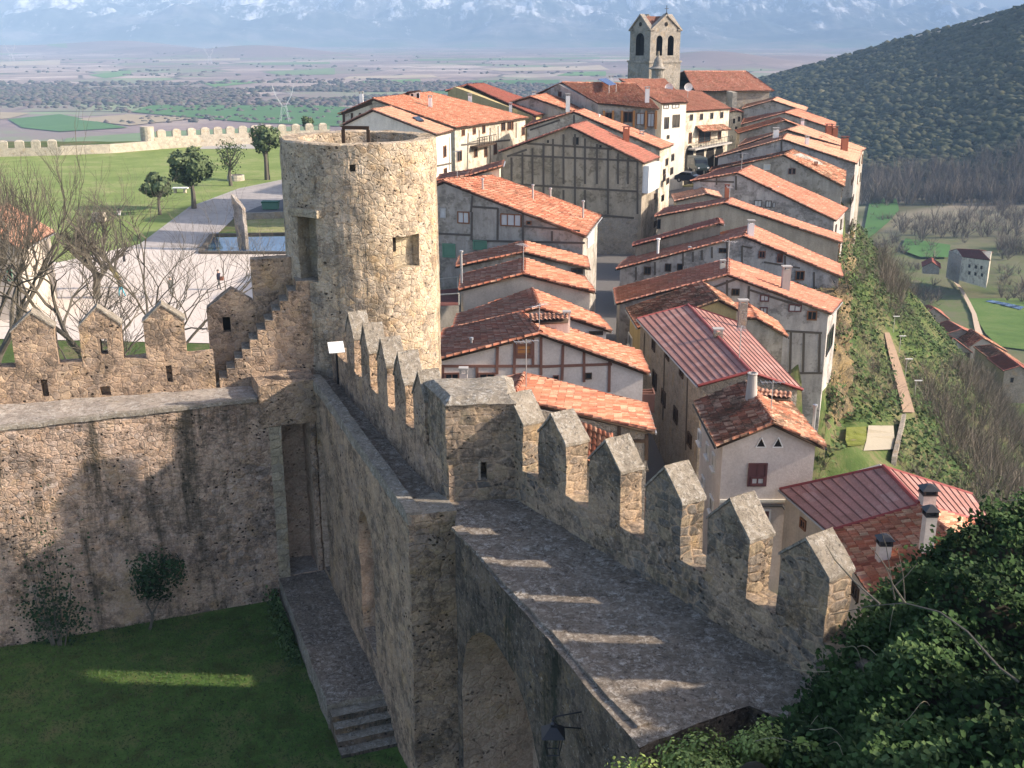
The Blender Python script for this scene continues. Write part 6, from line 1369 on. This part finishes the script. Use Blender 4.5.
# ---- shrubs in the courtyard
p = np.array([*pz(150, 629, CRT)[:2], CRT]); t = thing('courtyard_shrub', 'dark round leafy shrub on a bent stem against the wall', 'shrub', p); mb = MB(); mb.tube([p, p+(.15, 0, .5), p+(-.05, .1, .9), p+(.15, .1, 1.5)], [.06, .05, .04, .03], 6); mb.tube([p+(.1, 0, .5), p+(.5, 0, 1.2)], [.04, .02], 5); mb.build('trunk', M['bark'], t)
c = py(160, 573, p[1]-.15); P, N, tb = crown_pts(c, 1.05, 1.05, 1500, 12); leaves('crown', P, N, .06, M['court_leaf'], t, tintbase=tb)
p = np.array([*pz(60, 644, CRT)[:2], CRT]); t = thing('climbing_shrub', 'thin straggly climbing shrub left of the round shrub', 'shrub', p); mb = MB()
for i in range(9):
    a = rng.uniform(-.9, .9); mb.tube([p+(a*.3, -.1, 0), p+(a*.7, 0, 1.2), p+(a*1.0, .15, rng.uniform(2, 4.2))], [.025, .018, .006], 4)
mb.build('stems', M['bark'], t); q = rng.normal(size=(750, 3))*(.55, .12, .7)+p+(0, .0, 1.0); q2 = rng.normal(size=(160, 3))*(.7, .1, 1.2)+p+(0, .15, 2.6); qq = np.concatenate([q, q2]); leaves('foliage', qq, np.tile([.3, -1, .3], (len(qq), 1)), .055, M['court_leaf'], t)
p = np.array([*pz(2, 638, CRT)[:2], CRT]); t = thing('leafy_bush', 'green leafy bush cut by the left photo edge at the wall foot', 'bush', p); q, N, tb = crown_pts(p+(0, 0, .5), .75, .8, 900, 8); leaves('foliage', q, N, .07, M['ivy'], t, tintbase=tb)
p = PW.at(-.2, CRT, -1.9); t = thing('wall_foot_weeds', 'low green weeds at the foot of the stone platform', 'weeds', p); s_ = rng.uniform(-.4, 5, 900); q = np.array([PW.at(s, CRT+.1+abs(rng.normal(0, .16))*max(.2, 1.6-s*.3), -1.75-abs(rng.normal(0, .25))) for s in s_]); leaves('foliage', q, np.tile([-.6, -.5, .7], (len(q), 1)), .06, M['ivy'], t)
# ivy covered rock at the foot of the keep
top_px = [(640, 800, 14.4), (700, 790, 14.3), (760, 770, 14.4), (806, 728, 15.6), (852, 650, 17.4), (896, 596, 18.8), (955, 546, 20.3), (1040, 502, 22.0), (1130, 490, 22.0)]
bot_px = [(600, 860, 13.0), (680, 850, 12.5), (760, 850, 12.2), (830, 840, 11.8), (880, 820, 11.4), (940, 810, 11), (1020, 800, 10.8), (1120, 800, 10.6), (1250, 830, 10)]
T_ = np.array([py(*p) for p in top_px]); B2_ = np.array([py(*p) for p in bot_px])
def surf(u, v):
    k = np.linspace(0, 1, len(T_)); t0 = np.stack([np.interp(u, k, T_[:, i]) for i in range(3)], -1); b0_ = np.stack([np.interp(u, k, B2_[:, i]) for i in range(3)], -1)
    P = t0*(1-v)[..., None]+b0_*v[..., None]; return P
def ivybump(P): return 1.35*(.22*np.sin(P[..., 0]*2.9+P[..., 1]*.7)*np.sin(P[..., 1]*2.3+1.1)+.26*np.sin(P[..., 0]*1.7+1)*np.cos(P[..., 1]*1.9)+.16*np.sin(P[..., 0]*4.1+P[..., 1]*2.7)+.10*np.sin(P[..., 1]*6.3-P[..., 0]*3.1))
nu, nv = 60, 40; U, V_ = np.meshgrid(np.linspace(0, 1, nu), np.linspace(0, 1, nv)); P = surf(U, V_); P[..., 2] += ivybump(P)-.18
top_edge = P[0].copy(); skirt = top_edge+np.array([.3, .5, -7]); PP = np.concatenate([skirt[None], P], 0); i = (np.arange(nv)[:, None]*nu+np.arange(nu-1)[None, :]).ravel()
iv = thing('ivy', 'dense dark green ivy mass covering the rock in the lower right corner', 'ivy', P[nv//2, nu//2])
np_mesh('rock', PP.reshape(-1, 3), np.stack([i, i+1, i+nu+1, i+nu], -1), plain('dark_soil_rock', (.035, .03, .02), .95), iv, smooth=True)
n = 90000; u = rng.random(n); v = rng.random(n)**1.15; lowleft = (u < .42)
P = surf(u, v); P[:, 2] += ivybump(P)+np.abs(rng.normal(0, .13, n)); keepm = u > .30
ed = rng.random(n) < .10; v2 = np.where(ed, 0, v); P[ed] = surf(u[ed], v2[ed])+rng.normal(0, .16, (ed.sum(), 3))+np.array([0, .1, 0]); 
P = P[keepm]; uu = u[keepm]; tb = np.clip(.42+.5*np.sin(P[:, 0]*2.3+P[:, 1]*1.3)*np.cos(P[:, 1]*2.1), .05, .95)
leaves('foliage', P, np.tile([.35, -.35, 1.0], (len(P), 1)), .056, M['ivy'], iv, tintbase=tb*.8, asp=.8)
mb = MB()
for k in range(14):
    u0, v0 = rng.uniform(.25, .95), rng.uniform(.05, .8); p = surf(np.array([u0]), np.array([v0]))[0]+(0, 0, .25); a = rng.uniform(-2.4, -.4); L = rng.uniform(.8, 1.8); d = np.array([math.cos(a), math.sin(a)*.7, 0]); hh_ = rng.uniform(.05, .2); mb.tube([p+d*L*(t-.5)+np.array([0, 0, hh_*(1-(2*t-1)**2)+.05*math.sin(7*t+k)]) for t in np.linspace(0, 1, 9)], [.007-.0005*q_ for q_ in range(9)], 3, cap=False)
mb.build('dry_stalks', plain('dry_straw', (.26, .23, .15), .9), iv)
sh = thing('low_shrub', 'yellow-green shrub on the ledge at the end of the wide walk', 'shrub', py(715, 750, 15.2)); 
for (x, y, Y, rx, rz, n_) in ((758, 752, 14.9, .62, .5, 2600), (700, 770, 14.4, .8, .4, 2600), (650, 780, 14.0, .6, .35, 1200), (812, 752, 14.8, .5, .5, 1000)):
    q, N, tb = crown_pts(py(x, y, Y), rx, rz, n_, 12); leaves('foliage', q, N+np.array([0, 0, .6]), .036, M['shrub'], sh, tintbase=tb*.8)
# bare twigs in front of the red roof
def twig(label, lst, r0, name='bare_twig'):
    t = thing(name, label, 'twig', py(*lst[0][0])); mb = MB()
    for pts in lst:
        P = [py(*q) for q in pts]; n_ = len(P); mb.tube(P, [r0*(1-.75*k/(n_-1)) for k in range(n_)], 5)
    mb.build('stem', M['bark'], t)
twig('long dark bare twig arching over the ivy towards the last merlon', [[(1030, 690, 13), (1000, 668, 13.4), (968, 632, 14), (940, 612, 14.5), (905, 603, 15), (870, 606, 15.5), (830, 615, 16)], [(880, 604, 15.2), (855, 582, 15.6), (835, 560, 16), (826, 545, 16.2)], [(905, 603, 15), (893, 585, 15), (885, 565, 15)]], .02)
twig('thin forked bare twigs rising before the red tiled roof', [[(895, 600, 15.5), (890, 570, 15.5), (886, 545, 15.5), (880, 528, 15.5)], [(890, 572, 15.5), (878, 556, 15.5), (870, 545, 15.6)], [(905, 600, 15.5), (903, 575, 15.5), (898, 550, 15.6)], [(890, 590, 15.5), (908, 574, 15.5), (918, 562, 15.5)]], .012)

# ---- right side: cliff rock, path, garden, thickets
def cliff():
    Ys = np.linspace(60, 232, 240); zs = np.linspace(-19, -40, 34); Yg, Zg = np.meshgrid(Ys, zs)
    top = np.interp(Ys, [60, 80, 86, 92, 97, 101, 112, 116, 125, 160, 232], [-30.5, -30, -31, -29, -22, -22, -24, -22.5, -26, -27, -27]); tt = np.clip((Zg-top)/(-40-top), 0, 1); Zg = top+tt*(-40-top)
    X = Xc(Yg)-.5+tt*1.5+.7*np.sin(Yg*.55+Zg*.6)*np.sin(Zg*.9+Yg*.13)*tt**.3+.6*np.sin(Yg*1.7+Zg*1.3)+.35*np.sin(Yg*3.9-Zg*2.7)
    X[0] -= 2.5
    V = np.stack([X, Yg, Zg], -1).reshape(-1, 3); nu = len(Ys); i = (np.arange(len(zs)-1)[:, None]*nu+np.arange(nu-1)[None, :]).ravel()
    q = Mt('cliff_rock', .95, .05); n1 = q.noise(.35, 7, .75); n2 = q.noise(1.6, 7, .8)
    c = q.ramp(q.math('ADD', q.math('MULTIPLY', n1, .6), q.math('MULTIPLY', n2, .4)), [(.36, (.09, .11, .05)), (.45, (.20, .17, .12)), (.52, (.40, .31, .18)), (.6, (.50, .36, .18)), (.68, (.26, .23, .19))])
    q.col(c); q.bump(n2, .8, 1)
    o = np_mesh('rock_face', V, np.stack([i, i+nu, i+nu+1, i+1], -1), q.m); setp(o, kind='structure', label='ochre and grey cliff rock below the house walls')
    k = rng.integers(0, len(V), 5200); Q = V[k]; Q = Q[(vnoise(Q[:, 1], Q[:, 2]*3, .35, 91) > -.1) | (Q[:, 2] < -34)]+np.array([.15, 0, 0])
    twigs('cliff_dry_plants', Q[:1000], rng.uniform(.8, 2.0, min(1000, len(Q))), M['winterwood'], 12, .8, .008, label='dry grey brush clinging to the cliff rock')
    L_ = np.repeat(Q[1000:3200], 9, 0); L_ = L_+rng.normal(0, .5, L_.shape); setp(leaves('cliff_greenery', L_, np.tile([1, -.4, .6], (len(L_), 1)), .2, M['bramble']), 'patches of green creeper on the cliff rock', kind='stuff')
cliff()
def on_slope(x, y):
    d = ray(x, y)
    t = None
    for Y in np.arange(40, 600, 1.0):
        p = d*(Y/d[1])
        if p[2] <= float(H(p[0], p[1])): return p
    return d*(300/d[1])
def ribbon(name, rows, mat, lift=.25, nsub=6):
    mb = MB(); L = []
    for (a, b) in zip(rows[:-1], rows[1:]):
        for k in range(nsub): t = k/nsub; L.append(((a[0]*(1-t)+b[0]*t, a[1]*(1-t)+b[1]*t), (a[2]*(1-t)+b[2]*t, a[3]*(1-t)+b[3]*t)))
    P = [(on_slope(*a)+(0, 0, lift), on_slope(*b)+(0, 0, lift)) for a, b in L]
    for a, b in zip(P[:-1], P[1:]): mb.poly([a[0], a[1], b[1], b[0]])
    return setp(mb.build(name, mat), kind='structure')
ribbon('footpath', [(884, 336, 889, 336), (888, 355, 896, 355), (894, 380, 904, 380), (900, 405, 911, 405), (903, 419, 915, 419)], plain('brown_path', (.24, .17, .12), .95), .5)
ribbon('garden_plot', [(868, 430, 893, 430), (866, 445, 894, 444), (862, 459, 892, 457)], plain('bare_garden_soil', (.30, .27, .21), .95), .45, 4)
ribbon('garden_grass', [(846, 432, 866, 431), (845, 445, 866, 444), (848, 453, 862, 452)], lawn_mat('garden_green', (.10, .12, .03), (.14, .16, .04), (.17, .18, .07)), .45, 4)
gw = thing('garden_fence_wall', 'narrow grey stone wall along the garden plot below the cliff', 'wall', on_slope(899, 440)); mb = MB(); a, b = on_slope(903, 424), on_slope(893, 468); mb.obox((a+b)/2+(0, 0, .4), (b-a)/2, np.array([1, .1, 0])*.22, (0, 0, .7)); mb.build('masonry', M['housestone'], gw)
mb = MB(); mb.tube([a, a], .01, 3) if False else None
for k, (x, y) in enumerate(((893, 333), (899, 353), (905, 377), (914, 400))):
    p = on_slope(x, y); t = thing('path_light', ('slim light pole where the cliff footpath begins, farthest from the garden plot', 'slim light pole by the footpath, second from its far end', 'slim light pole by the footpath, second from the garden plot', 'slim light pole by the footpath, nearest the garden plot')[k], 'light pole', p, 'light poles along the footpath'); mb = MB(); mb.tube([p, p+(0, 0, 2.4)], .05, 5); mb.build('pole', M['grey_metal'], t); mb = MB(); mb.obox(p+(.25, 0, 2.4), (.45, 0, 0), (0, .08, 0), (0, 0, .05)); mb.build('lamp_head', M['white'], t)
# ground cover on the slope
n = 26000; Y = rng.uniform(58, 210, n)**1; d = rng.uniform(1.0, 70, n)**1; X = Xc(Y)+d; P = np.stack([X, Y, H(X, Y)], -1)
g_ = vnoise(X, Y, .16, 61)+.35*vnoise(X, Y, .5, 62)
px_ = 512+FPX*X/(Y*CP-P[:, 2]*SP); row = 384-FPX*(Y*SP+P[:, 2]*CP)/(Y*CP-P[:, 2]*SP)
pathm = (np.abs(px_-np.interp(row, [336, 355, 380, 405, 419], [886, 892, 899, 905.5, 909])) < 8) & (row > 330) & (row < 425)
gard = (px_ > 842) & (px_ < 898) & (row > 425) & (row < 462)
m_ = (g_ > -.22) & ~pathm & ~gard & (P[:, 2] > -79); Q = P[m_]; k = 3
Q = np.repeat(Q, k, 0)+rng.normal(0, .45, (len(Q)*k, 3))*np.array([1, 1, .4])+np.array([0, 0, .35]); tb = np.clip(.5+.5*vnoise(Q[:, 0], Q[:, 1], .4, 66), 0, 1)
setp(leaves('slope_undergrowth', Q, np.tile([.5, -.2, 1.], (len(Q), 1)), .26, M['bramble'], tintbase=tb), 'bright green brambles and ivy covering the slope', kind='stuff')
m2 = ~pathm & ~gard & (vnoise(X, Y, .12, 71) > -.35) & (d > np.where(row < 330, 6, 12)) & (px_ > 878) & (P[:, 2] > -80) & ~((row > 300) & (row < 372) & (px_ > 900)); Q = P[m2][:2600]
twigs('bare_thicket', Q, rng.uniform(2.2, 5.5, len(Q)), M['winterwood'], 16, .35, .0055, label='grey leafless thicket on the slope below the town')
m3 = ~pathm & ~gard & (d < 14) & (vnoise(X, Y, .3, 77) > -.1); Q = P[m3][:900]; twigs('cliff_brush', Q, rng.uniform(1.2, 2.6, len(Q)), M['winterwood'], 14, .6, .006, label='dry brush along the foot of the cliff')
# dirt track and meadow
ribbon('meadow', [(968, 300, 1080, 300), (975, 318, 1080, 322), (985, 335, 1080, 345), (1000, 350, 1090, 362)], lawn_mat('meadow_grass', (.08, .14, .04), (.11, .18, .05), (.15, .20, .07), .05), .6, 8)
ribbon('dirt_track', [(950, 279, 952.5, 279), (959, 291, 962.5, 291), (966, 304, 970, 304), (971.5, 316, 976, 316), (974, 330, 980, 330), (976, 338, 983, 338)], M['track'], .8, 8)
ribbon('stream', [(985, 303.5, 990, 302), (1000, 306.5, 1006, 305), (1024, 313, 1028, 310)], wm.m, .8, 6)
# farm buildings below the town
def small(name, label, L, A, Rr, Y, vx, ln, hgt, wall, roof, wins=(), back=None, cat='house', group='farm buildings below the town'):
    p = py(*L, Y); h = gable(name, label, L, A, Rr, Y, vx, ln, p[2]-hgt, wall, roof, back=back, over=.4, group=group, coarse=True, cat=cat)
    for (sd, x, y, w_, h_) in wins: window(h.s[sd], x, y, w_, h_, h.root, 'wood', 'glass')
    return h
A0, A1 = py(962.5, 257, 385), py(990.5, 260.5, 372); R0, R1 = py(957, 249, 394), py(980, 250, 384)
B0, B1 = py(949, 251, 402), py(974, 250, 398)
h = house('farmhouse', 'tall pale stone farmhouse with hipped red roof standing alone in the valley', [A0, R0, B0], [A1, R1, py(993, 252.5, 388)], A0[2]-8.5, 'cream_plaster', 'tile_dark', group=None, over=.3, coarse=True)
for (x, y) in ((969.5, 266), (976, 267), (981.5, 267.5), (969.5, 273), (975.5, 274), (982, 275)): window(h.s['A'], x, y, 2.2, 3.4, h.root, 'wood', 'glass')
A = py(950, 253, 398); B = py(962, 256, 386.4); mb = MB(); mb.box(A[0]-.3, B[0]-.2, 386.2, 398, A[2]-9, B[2]-.1); mb.build('side_wing', M['housestone'], h.root)
small('small_barn', 'small brown roofed barn beside the tall valley farmhouse', (922, 267), (932, 262), (941, 268.5), 388, 900, 9, 2.6, 'housestone', 'tile_dark')
small('red_shed', 'isolated red roofed shed half hidden by bare trees', (917, 318), (934, 308), (950, 320), 262, 430, 9, 3.2, 'housestone', 'tile_red', back=[(912, 309, 274), (928, 305, 274), (940, 310, 274)])
small('long_red_shed', 'long low shed with two overlapping plain red roofs', (939, 336), (962, 329), (985, 339), 250, 470, 8, 3.5, 'housestone', 'tile_red')
small('open_red_barn', 'open fronted barn with dark red roof before the long shed', (944, 342), (954, 338.5), (973, 353), 238, 430, 8, 5, 'concrete', 'tile_red', wins=(('P', 966, 357, 8, 9),))
small('mottled_barn', 'white edged barn with a patchy brown tile roof', (969, 347), (983, 338), (1008, 352), 243, 560, 8, 5, 'concrete', 'tile_moss')
small('edge_cottage', 'stone cottage with patched tile roof close to the right photo edge', (988, 358), (1007, 356), (1028, 368), 226, 560, 9, 6, 'housestone', 'tile_moss')
small('edge_farmhouse', 'larger tiled farmhouse cut by the right photo edge', (1003, 371), (1020, 366), (1050, 384), 214, 560, 9, 7, 'housestone', 'tile_dark', wins=(('P', 1012, 380, 3, 5),))
# pylons
def pylon(label, x, y, hgt):
    p = pz(x, y, -89.5); t = thing('power_pylon', label, 'pylon', p, 'power pylons in the valley'); mb = MB(); r_ = hgt*.0042; w0 = hgt*.13
    legs = [(-w0, -w0), (w0, -w0), (w0, w0), (-w0, w0)]; wst = [(a*.45, b*.45) for a, b in legs]
    for a, b in zip(legs, wst): mb.tube([p+(a[0], a[1], 0), p+(b[0], b[1], hgt*.42)], r_, 4)
    for k in range(4):
        k2 = (k+1) % 4; mb.tube([p+(*legs[k], 0), p+(*wst[k2], hgt*.42)], r_*.7, 4); mb.tube([p+(*wst[k], hgt*.42), p+(*wst[k2], hgt*.42)], r_*.7, 4)
    mb.build('base', M['steel'], t); mb = MB()
    for s in (-1, 1):
        for b in (-w0*.4, w0*.4): mb.tube([p+(s*w0*.3, b, hgt*.42), p+(s*hgt*.22, b*.6, hgt*.72), p+(s*hgt*.30, 0, hgt*1.0)], r_, 4)
        mb.tube([p+(s*hgt*.22, 0, hgt*.72), p+(s*hgt*.12, 0, hgt*.80)], r_*.8, 4); mb.tube([p+(s*hgt*.12, 0, hgt*.80), p+(s*hgt*.42, 0, hgt*.78)], r_*.8, 4)
    mb.tube([p+(-hgt*.24, 0, hgt*.76), p+(hgt*.24, 0, hgt*.76)], r_, 4); mb.tube([p+(-hgt*.24, 0, hgt*.8), p+(hgt*.24, 0, hgt*.8)], r_*.8, 4); mb.build('crossarm', M['steel'], t); return p
pylon('nearest pale lattice pylon in the fields left of the round tower', 285, 122, 39)
pylon('distant pylon far left below the mountains', 12, 62, 60); pylon('distant pylon in the middle of the valley haze', 210, 64, 55)
# the air
mb = MB(); mb.box(-16500, 16500, -60, 17300, -140, 860); hz = mb.build('haze', bpy.data.materials.new('air')); setp(hz, 'pale blue haze over the valley', kind='stuff')
hm = hz.data.materials[0]; hm.use_nodes = True; hm.node_tree.nodes.clear(); out = hm.node_tree.nodes.new('ShaderNodeOutputMaterial'); pv_ = hm.node_tree.nodes.new('ShaderNodeVolumePrincipled')
pv_.inputs['Color'].default_value = (.45, .69, 1, 1); pv_.inputs['Density'].default_value = 1.6e-4; pv_.inputs['Anisotropy'].default_value = -.3; hm.node_tree.links.new(pv_.outputs[0], out.inputs['Volume'])
